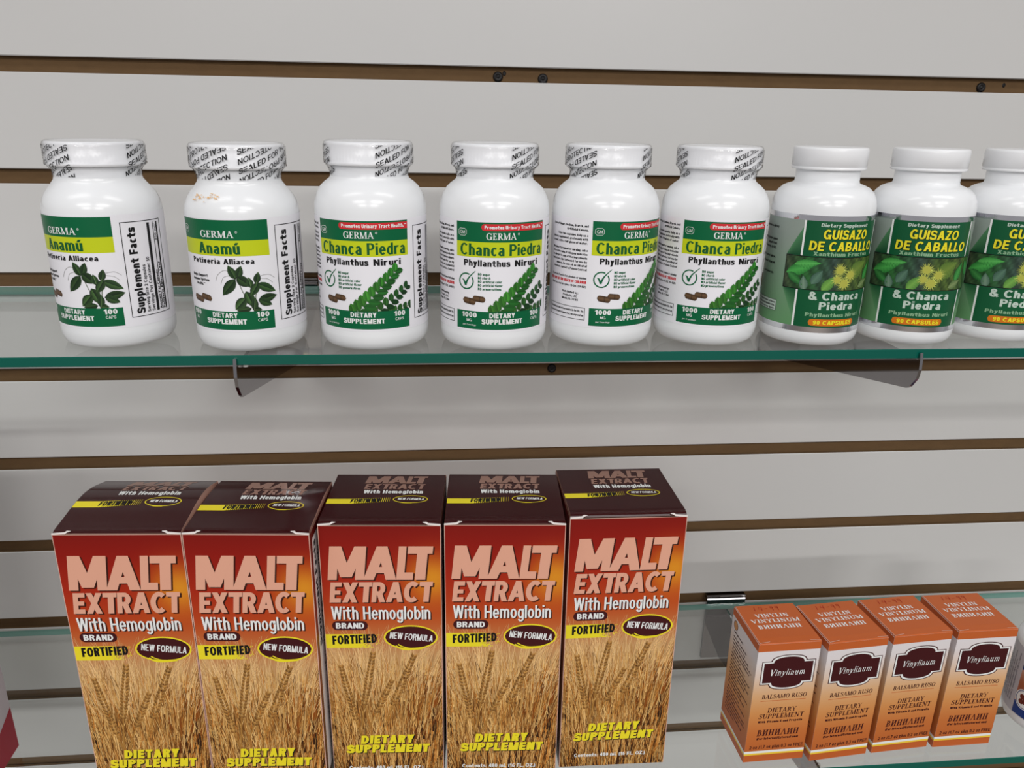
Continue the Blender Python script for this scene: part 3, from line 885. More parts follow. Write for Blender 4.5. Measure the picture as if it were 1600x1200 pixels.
    if kind == 'anamu':
        def P(x, y):
            return (5.1 + (x - 290) / 10.0, 48.9 - (y - 720) / 9.2)
        for pts in ([(330, 790), (352, 850), (400, 940)], [(432, 808), (418, 870), (410, 942)], [(400, 830), (410, 900)]):
            g.line([P(*q) for q in pts], 0.35, (70, 84, 44))
        for pts in ([(300, 748), (262, 742), (225, 765), (210, 796)], [(285, 768), (255, 778), (238, 812)], [(450, 772), (495, 768), (528, 788)], [(450, 784), (490, 792), (515, 812)]):
            g.line(spline([P(*q) for q in pts], 5), 0.16, (96, 100, 86))
        for ax, ay, bx, by, w_ in ((390, 936, 312, 946, 3.0), (395, 938, 445, 946, 2.6), (322, 786, 286, 716, 3.4), (330, 782, 354, 718, 3.2), (320, 784, 243, 868, 4.4), (326, 772, 392, 822, 4.4), (398, 832, 386, 776, 2.8), (424, 812, 440, 752, 2.9), (428, 810, 528, 856, 3.8), (436, 806, 392, 872, 3.6), (368, 846, 402, 928, 4.2), (366, 880, 306, 940, 4.2), (428, 896, 534, 876, 3.8), (430, 892, 502, 924, 3.4), (404, 944, 412, 880, 3.0)):
            a, b = P(ax, ay), P(bx, by)
            leaf(a[0], a[1], b[0], b[1], w_ * 1.3, (66, 98, 52), (26, 46, 28), blunt=0.85)
        g.clip(lambda p: p[1] - 23.8)
    else:
        def frond(a, b, n, l0, l1, w_, ca, cb):
            dx, dy = b[0] - a[0], b[1] - a[1]
            L = math.hypot(dx, dy)
            tx, ty = dx / L, dy / L
            g.line([a, b], 0.5, (96, 130, 50))
            for i in range(n):
                t = i / (n - 1)
                bx, by = a[0] + dx * t, a[1] + dy * t
                l = l0 + (l1 - l0) * t
                for s in (-1, 1):
                    ang = 1.05 - 0.35 * t
                    ex = tx * cos(ang) - s * ty * sin(ang)
                    ey = ty * cos(ang) + s * tx * sin(ang)
                    c1 = mixc(ca, (110, 165, 60), 0.35 * (1 - t)) if s > 0 else cb
                    leaf(bx, by, bx + ex * l, by + ey * l, w_ * (1.1 - 0.3 * t), c1, mixc(c1, (14, 44, 20), 0.5), False, 5, 0.45)
        frond((14.0, 21.0), (26.6, 25.6), 5, 5.0, 3.4, 3.0, (40, 92, 40), (28, 64, 32))
        frond((7.0, 22.0), (24.6, 36.0), 7, 5.6, 4.0, 3.3, (34, 88, 38), (26, 62, 30))
        frond((-4.5, 21.0), (18.4, 45.6), 10, 7.4, 5.0, 4.3, (58, 146, 48), (40, 112, 42))
        g.clip(lambda p: p[1] - 23.8).clip(lambda p: 28.2 - p[0])
    g.build('plant_picture', mp, PICT, lab)
    return e

def make_silver_bottle():
    R, H, CR, NR, ZC = 29.6, 114.0, 21.0, 18.1, 101.5
    e = empty('supplement_bottle')
    body = [(0, 1.6), (20, 1.2), (23, 0.1), (24.6, 0.0), (26.6, 0.5), (R - 1.0, 2.6), (R - 0.1, 5.2), (R, 7.6), (R, 40), (R, 79.0), (R - 0.2, 82.0), (R - 1.0, 85.6), (R - 2.6, 88.8), (R - 5.2, 91.3), (R - 8.0, 92.6), (NR + 1.6, 93.2), (NR + 0.3, 93.9), (NR, 95.2), (NR, ZC + 3)]
    v, f = lathe(body, 96)
    mesh('body', v, f, PLASTIC, e, True)
    cap = [(CR - 2.4, ZC + 1.5), (CR - 2.2, ZC), (CR - 0.5, ZC), (CR - 0.1, ZC + 0.3), (CR - 0.1, ZC + 1.3), (CR - 0.5, ZC + 1.5), (CR - 0.5, ZC + 1.8), (CR, ZC + 2.1), (CR, H - 1.5), (CR - 0.3, H - 0.5), (CR - 1.1, H), (CR - 8, H - 0.2), (0, H - 0.2)]
    v, f = lathe(cap, 96)
    mesh('cap', v, f, CAP_WHITE, e, True)
    mp = cyl_map(R)
    C = R * pi * 0.985
    lab = Print(0.08).band(-C, C, 8.8, 77.2, 128).build('foil_label', mp, SILVER, e)
    gp = Print(0.13)
    n = 128
    for i in range(n):
        a, b = -C + 2 * C * i / n, -C + 2 * C * (i + 1) / n
        for j in range(8):
            z0, z1 = 12.0 + 62.2 * j / 8, 12.0 + 62.2 * (j + 1) / 8
            c0, c1 = mixc((98, 150, 100), (148, 160, 152), (j / 8) * 1.2), mixc((98, 150, 100), (148, 160, 152), ((j + 1) / 8) * 1.2)
            gp.add([(a, z0), (b, z0), (b, z1), (a, z1)], [c0, c0, c1, c1])
    gp.build('green_grey_field', mp, PICT, lab)
    Print(0.18).band(-23.6, 23.6, 12.0, 74.2).build('green_panel', mp, FOIL_DARK, lab)
    # faceted wings at either side of the panel
    for s in (-1, 1):
        for za, zb, c0, c1 in ((53.8, 71.0, (16, 74, 44), (96, 150, 104)), (34.4, 16.0, (18, 82, 48), (110, 160, 112))):
            w = Print(0.18)
            for i in range(8):
                t0, t1 = i / 8, (i + 1) / 8
                u0, u1 = s * (24.4 + 9.0 * t0), s * (24.4 + 9.0 * t1)
                y0_, y1_ = za + (zb - za) * (1 - t0), za + (zb - za) * (1 - t1)
                w.add([(u0, za), (u1, za), (u1, y1_), (u0, y0_)], [c0, c0, mixc(c0, c1, 0.8), mixc(c0, c1, 0.8)])
            w.build('green_wing', mp, PICT, lab)
    for s in (-1, 1):
        for za, zb in ((54.2, 74.2), (12.0, 34.0)):
            Print(0.24).band(s * 24.2 - 0.55, s * 24.2 + 0.55, za, zb, 2).build('white_rule', mp, INK_WHITE, lab)
    y = Print(0.36)
    y.text('GUISAZO', -13.8, 13.6, 64.2, 5.4, 0.032, shear=0.06).text('DE CABALLO', -20.6, 20.4, 57.4, 5.4, 0.032, shear=0.06)
    y.build('product_name', mp, INK_YELLOW, lab)
    Print(0.22).text('GUISAZO', -13.3, 14.1, 63.8, 5.4, 0.04, shear=0.06).text('DE CABALLO', -20.1, 20.9, 57.0, 5.4, 0.04, shear=0.06).build('name_shadow', mp, M('black_green_ink', (6, 40, 22), 0.4), lab)
    Print(0.24).text('Xanthium Fructus', -17.8, 17.0, 54.5, 2.2, 0.034).build('botanical_lettering', mp, INK_SAGE, lab)
    Print(0.24).text('Phyllanthus Niruri', -17.8, 17.6, 18.6, 2.2, 0.034).build('botanical_lettering', mp, INK_SAGE, lab)
    Print(0.24).text('& Chanca', -17.2, 15.4, 28.6, 4.7, 0.035).text('Piedra', -10.8, 10.8, 22.9, 4.6, 0.035).build('pale_lettering', mp, INK_PALE, lab)
    Print(0.24).text('Dietary Supplement', -15.5, 13.5, 71.0, 2.0, 0.034).build('supplement_lettering', mp, INK_PALE, lab)
    Print(0.2).pill(-15.6, 13.8, 13.1, 17.1).build('orange_pill', mp, INK_ORANGE, lab)
    Print(0.26).text('90 CAPSULES', -12.8, 11.8, 13.9, 2.4, 0.045).build('capsule_count', mp, INK_YELLOW, lab)
    # plant photograph
    rnd = random.Random(3)
    p = Print(0.2)
    nu, nv = 44, 14
    def bg(u, v):
        t = (u + 33) / 66
        base = ramp([(0, (86, 96, 70)), (0.2, (58, 128, 62)), (0.42, (70, 92, 84)), (0.55, (92, 118, 54)), (0.78, (104, 128, 58)), (1, (60, 120, 60))], t)
        k = 0.8 + 0.25 * sin(u * 0.9 + v * 0.6) + 0.15 * sin(u * 2.1 - v * 1.3)
        return mixc((12, 24, 16), base, min(1, max(0.1, k * 0.8)))
    for i in range(nu):
        for j in range(nv):
            u0, u1 = -33 + 66 * i / nu, -33 + 66 * (i + 1) / nu
            v0, v1 = 34.4 + 19.2 * j / nv, 34.4 + 19.2 * (j + 1) / nv
            p.add([(u0, v0), (u1, v0), (u1, v1), (u0, v1)], [bg(u0, v0), bg(u1, v0), bg(u1, v1), bg(u0, v1)])
    sl_ = [0.06]
    def serr(cx, cy, L, W, ang, ca, cb):
        sl_[0] += 0.012
        ca2, sa2 = cos(ang), sin(ang)
        n = 9
        def pt(t, s):
            w_ = W / 2 * sin(pi * t ** 0.8) * s
            x_, y_ = L * (t - 0.5), w_
            return (cx + x_ * ca2 - y_ * sa2, cy + x_ * sa2 + y_ * ca2)
        for s in (-1, 1):
            for i in range(n):
                t0, t1 = i / n, (i + 1) / n
                p.add([pt(t0, 0), pt(t1, 0), pt(min(1, t1 + 0.05), s * 1.12), pt(t0, s * 0.85)], [ca, ca, cb, mixc(ca, cb, 0.5)], sl_[0])
    serr(-24, 46, 17, 7, 0.35, (80, 176, 82), (34, 104, 46)); serr(-20, 49.5, 15, 5, 0.1, (92, 184, 90), (40, 118, 50)); serr(-26, 40, 12, 5, -0.6, (66, 140, 70), (26, 80, 40)); serr(-14, 42, 10, 5.5, 1.0, (90, 126, 104), (54, 84, 72)); serr(-21, 38, 9, 5, 1.7, (122, 150, 128), (60, 96, 80))
    serr(11, 47, 15, 10, 0.6, (112, 138, 58), (76, 108, 46)); serr(-7, 38.5, 12, 6, 0.9, (118, 172, 76), (66, 118, 50)); serr(20, 45, 12, 6, 1.2, (70, 158, 72), (30, 96, 44)); serr(18, 38, 10, 5, 0.4, (130, 150, 96), (70, 104, 56)); serr(28, 47, 12, 6, 2.2, (70, 150, 76), (34, 96, 50))
    for cx, cy, r_ in ((-1.5, 46.6, 4.6), (5.5, 43.6, 4.6), (2.0, 38.6, 4.8), (-2.5, 41.0, 3.8)):
        for k in range(26):
            an = 2 * pi * k / 26 + rnd.uniform(-0.1, 0.1)
            rr = r_ * rnd.uniform(0.85, 1.15)
            c_ = jitter((190, 200, 96), 0.15)
            p.add([(cx + 0.4 * r_ * cos(an - 0.16), cy + 0.4 * r_ * sin(an - 0.16)), (cx + rr * cos(an), cy + rr * sin(an)), (cx + 0.4 * r_ * cos(an + 0.16), cy + 0.4 * r_ * sin(an + 0.16))], c_, 0.22)
        p.disc(cx, cy, r_ * 0.55, r_ * 0.5, (178, 180, 78), 8, 0.25)
    p.clip(lambda q: q[1] - 34.4).clip(lambda q: 53.6 - q[1])
    p.build('plant_picture', mp, PICT, lab)
    fr = Print(0.42)
    fr.frame(-33.2, 33.2, 34.2, 53.8, 0.35)
    for i, s in enumerate(('Suggested use: as a dietary', 'supplement, take two capsules', 'daily with food.', 'Store at room temp. (20-25C).', 'Keep out of reach of children.', 'If pregnant or nursing ask', 'a doctor before use.')):
        L = 0.62 * len(s)
        fr.text(s, -41.5 - L, -41.5, (68, 60.5, 58, 55.5, 50, 46.5, 40.5)[i], 1.4, 0.04)
    fr.build('black_lettering', mp, INK_BLACK, lab)
    Print(0.2).band(-60, -36.4, 18.6, 25.4).build('notice_box', mp, INK_PALE, lab)
    q = Print(0.26).frame(-60, -36.4, 18.6, 25.4, 0.25)
    for i, s in enumerate(('These statements have not been', 'by the Food and Drug Administration.', 'Not intended to treat any disease.')):
        q.text(s, -59, -37.4, 23.2 - 1.9 * i, 1.15, 0.03)
    q.build('notice_lettering', mp, INK_BLACK, lab)
    return e

GRP = 'white supplement bottles on the upper glass shelf'
anamu = make_white_bottle('anamu')
chanca = make_white_bottle('chanca')
silver = make_silver_bottle()
D = math.radians
used = set()
def place(proto, x, y, c, blank, label):
    e = proto if proto.name not in used else copy_tree(proto)
    used.add(proto.name)
    e.location = (x, y, Z1)
    e.rotation_euler = (0, 0, D(c))
    sb = child(e, 'seal_band')
    if sb:
        sb.rotation_euler = (0, 0, D(blank - c))
    tag(e, label, 'bottle', GRP)
    return e
place(anamu, -0.1893, -0.1480, -24, 28, 'white bottle with green plant label turned left, leftmost on the upper shelf')
b2 = place(anamu, -0.1104, -0.1570, -14.5, 190, 'white bottle with orange smudge on its shoulder, second from left on the upper shelf')
place(chanca, -0.0389, -0.1570, -7.2, -17, 'white bottle with fern label and red banner, third from left on the upper shelf')
place(chanca, 0.0318, -0.1600, 5.0, -12, 'white bottle with fern label squarely facing, fourth from left on the upper shelf')
place(chanca, 0.0980, -0.1535, 26.0, 9.5, 'white bottle whose fern label is turned right showing the directions text, fifth from left')
place(chanca, 0.1644, -0.1530, -0.5, -29, 'white fern label bottle standing next to the first silver-banded bottle')
place(silver, 0.2299, -0.1568, 5.0, 0, 'white bottle with silver and dark green label, leftmost of its three alike')
place(silver, 0.2920, -0.1570, -12.0, 0, 'white bottle with silver and dark green label, middle of its three alike')
place(silver, 0.3540, -0.1530, -8.0, 0, 'white bottle with silver and dark green label, cut off by the right picture edge')
# orange smudge left by a price sticker
sm = Print(0.0)
rnd = random.Random(5)
for i in range(26):
    u, vv = rnd.uniform(-7, 7), rnd.gauss(0, 1.0)
    a = rnd.uniform(0, 6.28)
    l = rnd.uniform(0.6, 1.6)
    sm.line([(u, vv), (u + l * cos(a), vv + l * sin(a) * 0.6)], rnd.uniform(0.3, 0.8))
def smap(u, v, h):
    t = v / 3.0          # along the sloping shoulder
    r = 28.2 - 2.0 * t + 0.35
    z = 84.6 + 2.9 * t + 0.2
    a = u / 28.0
    return (r * sin(a) / 1000, -r * cos(a) / 1000, z / 1000)
s_ = sm.build('sticker_residue', smap, M('pale_orange_residue', (232, 190, 140), 0.6, var=0.1), b2)
s_.rotation_euler = (0, 0, D(-40 + 13.4 + 14.5))
s_['label'] = 'pale orange sticker residue'

# =================================================================== tall red cartons
MW, MD, MH = 74.4, 70.0, 195.0
def malt_col(u, v):
    t = v / MH
    c = ramp([(0, (70, 38, 12)), (0.18, (112, 68, 24)), (0.34, (164, 112, 54)), (0.52, (214, 160, 104)), (0.6, (212, 122, 66)), (0.68, (202, 78, 30)), (0.8, (184, 44, 18)), (0.92, (158, 24, 12)), (1, (140, 20, 12))], t)
    g = math.exp(-(((u - 32) / 17) ** 2 + ((v - 158) / 17) ** 2))
    c = mixc(c, (248, 168, 38), g * 0.9)
    return tuple(x * 0.93 for x in c)
def make_malt():
    e = empty('supplement_carton')
    v, f = box_vf(-MW / 2000, MW / 2000, -MD / 2000, MD / 2000, 0, MH / 1000)
    f = f[:5] + []   # open top, closed by the flaps
    body = mesh('carton_body', v, f, CARD, e)
    fm, lm, rm = front_map(MD), left_map(MW), right_map(MW)
    p = Print(0.1)
    nu, nv = 26, 60
    hw = MW / 2 - 0.45
    for i in range(nu):
        for j in range(nv):
            u0, u1 = -hw + 2 * hw * i / nu, -hw + 2 * hw * (i + 1) / nu
            v0, v1 = (MH - 0.4) * j / nv, (MH - 0.4) * (j + 1) / nv
            p.add([(u0, v0), (u1, v0), (u1, v1), (u0, v1)], [malt_col(u0, v0), malt_col(u1, v0), malt_col(u1, v1), malt_col(u0, v1)])
    front = p.build('front_panel', fm, PICT, e)
    # wheat field
    rnd = random.Random(11)
    w = Print(0.13)
    def straw(x0, y0, ang, L, wd, c):
        x1, y1 = x0 + L * sin(ang), y0 + L * cos(ang)
        bend = rnd.uniform(-0.06, 0.06) * L
        mx_, my_ = (x0 + x1) / 2 + bend * cos(ang), (y0 + y1) / 2 - bend * sin(ang)
        dhv = rnd.random() * 0.04
        w.line([(x0, y0), (mx_, my_), (x1, y1)], [wd, wd * 0.8, wd * 0.25], c, dhv)
    for i in range(2600):
        y0 = rnd.uniform(-14, 90)
        x0 = rnd.uniform(-39, 39)
        k = max(0, y0) / 95
        pal = ((232, 188, 120), (204, 152, 82), (158, 106, 46), (112, 66, 20), (76, 42, 12), (190, 120, 48))
        dark = 1.0 + (0.9 if x0 > 12 else 0.0)
        wts = (1.1 + k * 2.6, 1.8 + k, 1.5, (1.9 - 1.5 * k) * dark, (2.0 - 1.8 * k) * dark, 1.6 * dark)
        c = jitter(rnd.choices(pal, wts)[0], 0.12)
        straw(x0, y0, rnd.gauss(0, 0.13) + 0.004 * x0, rnd.uniform(8, 34) * (1.1 - 0.55 * k), rnd.uniform(0.16, 0.6), c)
    for i in range(420):     # pale awns fanning up to the lettering
        x0 = rnd.uniform(-38, 38)
        straw(x0, rnd.uniform(64, 98), rnd.gauss(0, 0.16) + 0.009 * x0, rnd.uniform(12, 34), rnd.uniform(0.16, 0.34), jitter((236, 194, 136), 0.1))
    def ear(bx, by, tx, ty, wd):
        dx, dy = tx - bx, ty - by
        L = math.hypot(dx, dy)
        ux_, uy_ = dx / L, dy / L
        n = int(L / 2.5)
        w.line([(bx - ux_ * 34 + 2, by - uy_ * 34), (bx, by)], 0.9, (170, 122, 58), 0.05)
        for i in range(n):
            t = (i + 0.3) / n
            ww = wd * (0.75 + 0.5 * sin(pi * min(1, t + 0.1)))
            for s in (-1, 1):
                cx, cy = bx + dx * t - uy_ * s * ww * 0.33, by + dy * t + ux_ * s * ww * 0.33
                ex, ey = ux_ * 2.4 - uy_ * s * rnd.uniform(0.5, 1.1), uy_ * 2.4 + ux_ * s * rnd.uniform(0.5, 1.1)
                nx_, ny_ = -ey * 0.42, ex * 0.42
                ca, cb = jitter((192, 142, 74), 0.14), jitter((106, 66, 26), 0.2)
                w.add([(cx - ex * 0.6, cy - ey * 0.6), (cx + nx_, cy + ny_), (cx + ex, cy + ey), (cx - nx_, cy - ny_)], [cb, ca if s < 0 else cb, ca, cb if s < 0 else ca], 0.07)
                aa = math.atan2(ux_, uy_) - s * rnd.uniform(0.1, 0.42)
                straw(cx, cy, aa, rnd.uniform(16, 32), 0.24, jitter((232, 190, 128), 0.1))
                if i % 2: straw(cx, cy, aa + rnd.uniform(-0.2, 0.2), rnd.uniform(12, 24), 0.2, jitter((214, 166, 100), 0.1))
    for i in range(46):      # dark hollows between the stalks
        x0, y0 = rnd.uniform(-36, 37), rnd.uniform(-4, 40)
        straw(x0, y0, rnd.gauss(0, 0.1), rnd.uniform(12, 26), rnd.uniform(0.9, 2.2), jitter((58, 30, 8), 0.2))
    for i in range(26):
        x0, y0 = rnd.uniform(14, 37), rnd.uniform(30, 72)
        straw(x0, y0, rnd.gauss(0.1, 0.15), rnd.uniform(8, 18), rnd.uniform(0.7, 1.6), jitter((128, 66, 16), 0.2))
    for i in range(240):
        x0, y0 = rnd.uniform(-38, 38), rnd.uniform(-10, 40)
        straw(x0, y0, rnd.gauss(0, 0.14), rnd.uniform(14, 40), rnd.uniform(0.2, 0.45), jitter((222, 172, 100), 0.12))
    ear(-20.5, 50, -28.5, 94, 3.0); ear(-14.5, 62, -7.0, 104, 3.4); ear(4.0, 62, 19.5, 102, 3.4); ear(-7, 56, 4.5, 82, 2.8)
    w.clip(lambda q: q[1]).clip(lambda q: q[0] + hw).clip(lambda q: hw - q[0]).clip(lambda q: 124 - q[1])
    w.build('wheat_picture', fm, PICT, front)
    # lettering
    def big(pr, du=0.0, dv=0.0):
        title(pr, 'MALT', ((-33.1, -10.6), (-11.2, 9.2), (9.2, 19.4), (14.9, 30.2)), 157.2, 23.6, 0.10, du, dv)
        pr.text('EXTRACT', -32.8 + du, 30.6 + du, 140.8 + dv, 14.6, kind='block', shear=0.10, space=0.02, slope=0.006)
        return pr
    big(Print(0.2), 0.9, -0.8).build('title_shadow', fm, M('dark_brown_ink', (58, 22, 12), 0.4), front)
    big(Print(0.32)).build('title_lettering', fm, INK_SALMON, front)
    Print(0.2).text('With Hemoglobin', -31.5, 30.7, 127.7, 9.6, 0.012).build('subtitle_shadow', fm, M('dark_brown_ink', (58, 22, 12), 0.4), front)
    Print(0.3).text('With Hemoglobin', -32.2, 30.0, 128.3, 9.6, 0.006).build('subtitle_lettering', fm, INK_WHITE, front)
    Print(0.26).text('BRAND', -29.8, -12.0, 121.5, 4.2, 0.04).build('brand_lettering', fm, INK_WHITE, front)
    Print(0.26).text('NEW FORMULA', 3.6, 31.0, 114.0, 4.8, 0.012, shear=0.15, slope=-0.10).build('badge_lettering', fm, INK_WHITE, front)
    Print(0.26).text('Contents: 480 mL (16 FL. OZ.)', -26.8, 23.2, 8.2, 2.9, 0.03).build('contents_lettering', fm, INK_WHITE, front)
    Print(0.2).pill(-32.2, -9.6, 120.2, 127.0).build('brand_pill', fm, MAROON_INK, front)
    Print(0.2).disc(17.2, 114.6, 16.2, 8.2, None, 30).build('maroon_badge', fm, MAROON_INK, front)
    yb = Print(0.18)
    fade0, fade1 = -16.0, -2.0
    yb.band(-hw, fade0, 106.8, 117.2, 4)
    for i in range(26):      # dotted fade of the yellow flash
        t = i / 26
        x = fade0 + (fade1 - fade0) * t
        for j in range(10):
            if rnd.random() > t * 0.95:
                yb.band(x, x + 0.55, 106.9 + j * 1.04, 106.9 + j * 1.04 + 1.04 * (1 - 0.5 * t), 1)
    yb.build('yellow_flash', fm, INK_GOLD, front)
    Print(0.2).ring(17.2, 114.6, 17.2, 9.2, 1.0, 48).line(spline([(9.0, 109.4), (12, 107.6), (17, 106.5), (26, 107.2)], 5), [0.9 - 0.04 * i for i in range(16)], None, 0.1).line(spline([(7.5, 108.2), (11, 106.0), (16, 105.2), (25, 106.0)], 5), [1.3 - 0.06 * i for i in range(16)], None, 0.1).build('yellow_oval', fm, INK_GOLD, front)
    Print(0.26).text('FORTIFIED', -32.6, -4.4, 109.4, 6.6, 0.04, slope=0.05).build('black_lettering', fm, INK_BLACK, front)
    Print(0.2).text('DIETARY', -17.5, 17.8, 29.2, 6.6, 0.05, shear=0.12, slope=0.02).text('SUPPLEMENT', -27.6, 27.9, 21.5, 6.6, 0.05, shear=0.12, slope=0.012).build('supplement_shadow', fm, INK_BLACK, front)
    Print(0.32).text('DIETARY', -18.2, 17.0, 29.9, 6.8, 0.06, shear=0.12, slope=0.02).text('SUPPLEMENT', -28.3, 27.2, 22.2, 6.8, 0.06, shear=0.12, slope=0.012).build('supplement_lettering', fm, INK_GOLD, front)
    # sides
    def side_col(v):
        return ramp([(0, (70, 40, 16)), (0.3, (120, 70, 34)), (0.55, (150, 70, 36)), (0.8, (128, 30, 14)), (1, (104, 18, 12))], v / MH)
    for nm, m_ in (('left_panel', lm), ('right_panel', rm)):
        s = Print(0.1)
        for j in range(24):
            v0, v1 = (MH - 0.4) * j / 24, (MH - 0.4) * (j + 1) / 24
            s.add([(-MD / 2 + 0.5, v0), (MD / 2 - 0.5, v0), (MD / 2 - 0.5, v1), (-MD / 2 + 0.5, v1)], [side_col(v0)] * 2 + [side_col(v1)] * 2)
        so = s.build(nm, m_, PICT, e)
        if nm == 'right_panel':
            Print(0.16).band(-MD / 2 + 5, MD / 2 - 5, 12, MH - 6, 2).build('facts_box', m_, CARD_WHITE, so)
            t = Print(0.22)
            t.text('Supplement Facts', MH - 85, MH - 9, -MD / 2 + 12, 5.0, 0.04, rot=True)
            for i in range(7):
                t.text('Each tablespoon of malt extract provides', 16, MH - 12, -MD / 2 + 17.5 + i * 5.2, 2.2, 0.01, rot=True)
            t.build('facts_lettering', m_, INK_BLACK, so)
    return e
def malt_lid(e, bulge, lift):
    hw, d = MW / 2 - 0.3, MD
    n = 24
    def zp(s):
        return MH + lift * (1 - s) ** 2 * (1 - math.exp(-s * 40)) + 0.4 + bulge * sin(pi * s ** 1.25) ** 1.1
    def pt(u, s, h):
        ds = 0.01
        dz = (zp(min(1, s + ds)) - zp(max(0, s - ds))) / ((min(1, s + ds) - max(0, s - ds)) * d)
        l = math.hypot(1, dz)
        return (u / 1000, (-d / 2 + 0.6 + s * (d - 0.6) - dz / l * h) / 1000, (zp(s) + h / l) / 1000)
    ss = [0, 0.012, 0.03, 0.06, 0.1] + [0.1 + 0.9 * i / n for i in range(1, n + 1)]
    V, Fc = [], []
    for s in ss:
        V += [pt(-hw, s, 0), pt(hw, s, 0), pt(hw, s, -0.45), pt(-hw, s, -0.45)]
    for i in range(len(ss) - 1):
        a, b = i * 4, i * 4 + 4
        Fc += [[a, a + 1, b + 1, b], [a + 1, a + 2, b + 2, b + 1], [a + 2, a + 3, b + 3, b + 2], [a + 3, a, b, b + 3]]
    m = 4 * (len(ss) - 1)
    Fc += [[3, 2, 1, 0], [m, m + 1, m + 2, m + 3]]
    mi = []
    for i in range(len(ss) - 1): mi += [0, 1, 1, 1]
    lid = mesh('lid_flap', V, Fc, [MAROON, CARD], e, False, mi + [1, 1])
    def lm(u, v, h):
        return pt(u, max(0.0, min(1.0, v / d)), h)
    title(Print(0.15), 'MALT', ((-16.4, -1.4), (-1.8, 11.2), (10.9, 17.2), (14.4, 24.0)), 54.6, 12.2).text('EXTRACT', -15.8, 23.4, 45.5, 8.0, kind='block', shear=0.1, space=0.05).build('lid_title', lm, INK_TAUPE, lid)
    Print(0.15).text('With Hemoglobin', -15.2, 23.4, 38.7, 5.3, 0.03).build('lid_lettering', lm, INK_WHITE, lid)
    Print(0.15).text('NEW FORMULA', 8.0, 24.6, 29.8, 2.8, 0.02, shear=0.15, slope=-0.03).build('lid_badge_lettering', lm, INK_WHITE, lid)
    y = Print(0.12)
    y.band(-hw + 0.2, -20.0, 24.2, 30.9, 3)
    for i in range(20):
        x = -20.0 + i * 1.2
        y.band(x, x + 0.95 * (1 - i / 22), 24.4 + 0.15 * i, 31.0 + 0.1 * i, 1)
    y.build('lid_flash', lm, INK_GOLD, lid)
    Print(0.12).ring(16.1, 30.6, 11.2, 5.3, 0.6, 40).line(spline([(9.0, 26.8), (12.5, 25.4), (17.5, 25.2)], 5), [0.9 - 0.06 * i for i in range(11)]).build('lid_oval', lm, INK_GOLD, lid)
    Print(0.2).text('FORTIFIED', -21.8, -2.8, 25.6, 4.8, 0.04, slope=0.06, shear=0.1).build('lid_black_lettering', lm, INK_BLACK, lid)
    # dust flaps closing the sides under the lid
    for s in (-1, 1):
        x0, x1 = s * (hw - 0.9), s * (hw - 1.3)
        V, Fc = [], []
        for k in ss:
            q = pt(0, k, -0.6)
            for x in (x0, x1):
                V += [(x / 1000, q[1], (MH - 3.0) / 1000), (x / 1000, q[1], q[2])]
        for i in range(len(ss) - 1):
            a, b = i * 4, i * 4 + 4
            Fc += [[a, b, b + 1, a + 1], [a + 2, a + 3, b + 3, b + 2], [a + 1, b + 1, b + 3, a + 3]]
        mesh('dust_flap', V, Fc, CARD, e)
    # slits of bare card beside the tucked front edge
    ze = MH / 1000
    for s in (-1, 1):
        y0 = (-MD / 2 - 0.3) / 1000
        pts = [(hw + 0.25, -0.1), (hw - 7.5, 0.5), (hw - 9.0, 1.5), (hw - 10.6, 1.9), (hw - 8.4, 2.1), (hw - 7.2, 1.3), (hw + 0.25, 0.75)]
        V = [(s * a / 1000, y0 + max(0, b - 0.8) * 0.0004, ze + b / 1000) for a, b in pts] + [(s * a / 1000, y0 + 0.0008 + max(0, b - 0.8) * 0.0004, ze + b / 1000) for a, b in pts]
        n = len(pts)
        Fc = [list(range(n)), list(range(n, 2 * n))[::-1]] + [[i, n + i, n + (i + 1) % n, (i + 1) % n] for i in range(n)]
        if s > 0: Fc = [q[::-1] for q in Fc]
        mesh('torn_tab', V, Fc, CARD_WHITE, e)
malt = make_malt()
MG = 'tall red boxes in a row on the lower glass shelf'
ML = ('tall red box with wheat picture, leftmost of the row, its maroon lid arched up',
      'tall red box with wheat picture, second from the left, its white right side showing',
      'tall red box with wheat picture in the middle of the row of five',
      'tall red box with wheat picture, fourth from the left in the row of five',
      'tall red box with wheat picture at the right end of the row, turned slightly left')
fronts = (((-228.5, -192.3), (-152.9, -196.1), 5.2, 1.2), ((-152.7, -196.1), (-79.2, -201.1), 2.2, 1.2), ((-75.9, -190.2), (-1.3, -194.6), 0.9, 1.6), ((0.8, -193.9), (74.7, -198.2), 1.0, 1.4), ((78.9, -190.9), (152.6, -191.8), 0.3, 2.2))
boxes = [malt] + [copy_tree(malt) for _ in range(4)]
for e, (a, b, bul, lift), lb in zip(boxes, fronts, ML):
    an = math.atan2(b[1] - a[1], b[0] - a[0])
    cx, cy = (a[0] + b[0]) / 2, (a[1] + b[1]) / 2
    e.location = ((cx - sin(an) * MD / 2) / 1000, (cy + cos(an) * MD / 2) / 1000, Z2)
    e.rotation_euler = (0, 0, an)
    tag(e, lb, 'box', MG)
    malt_lid(e, bul, lift)

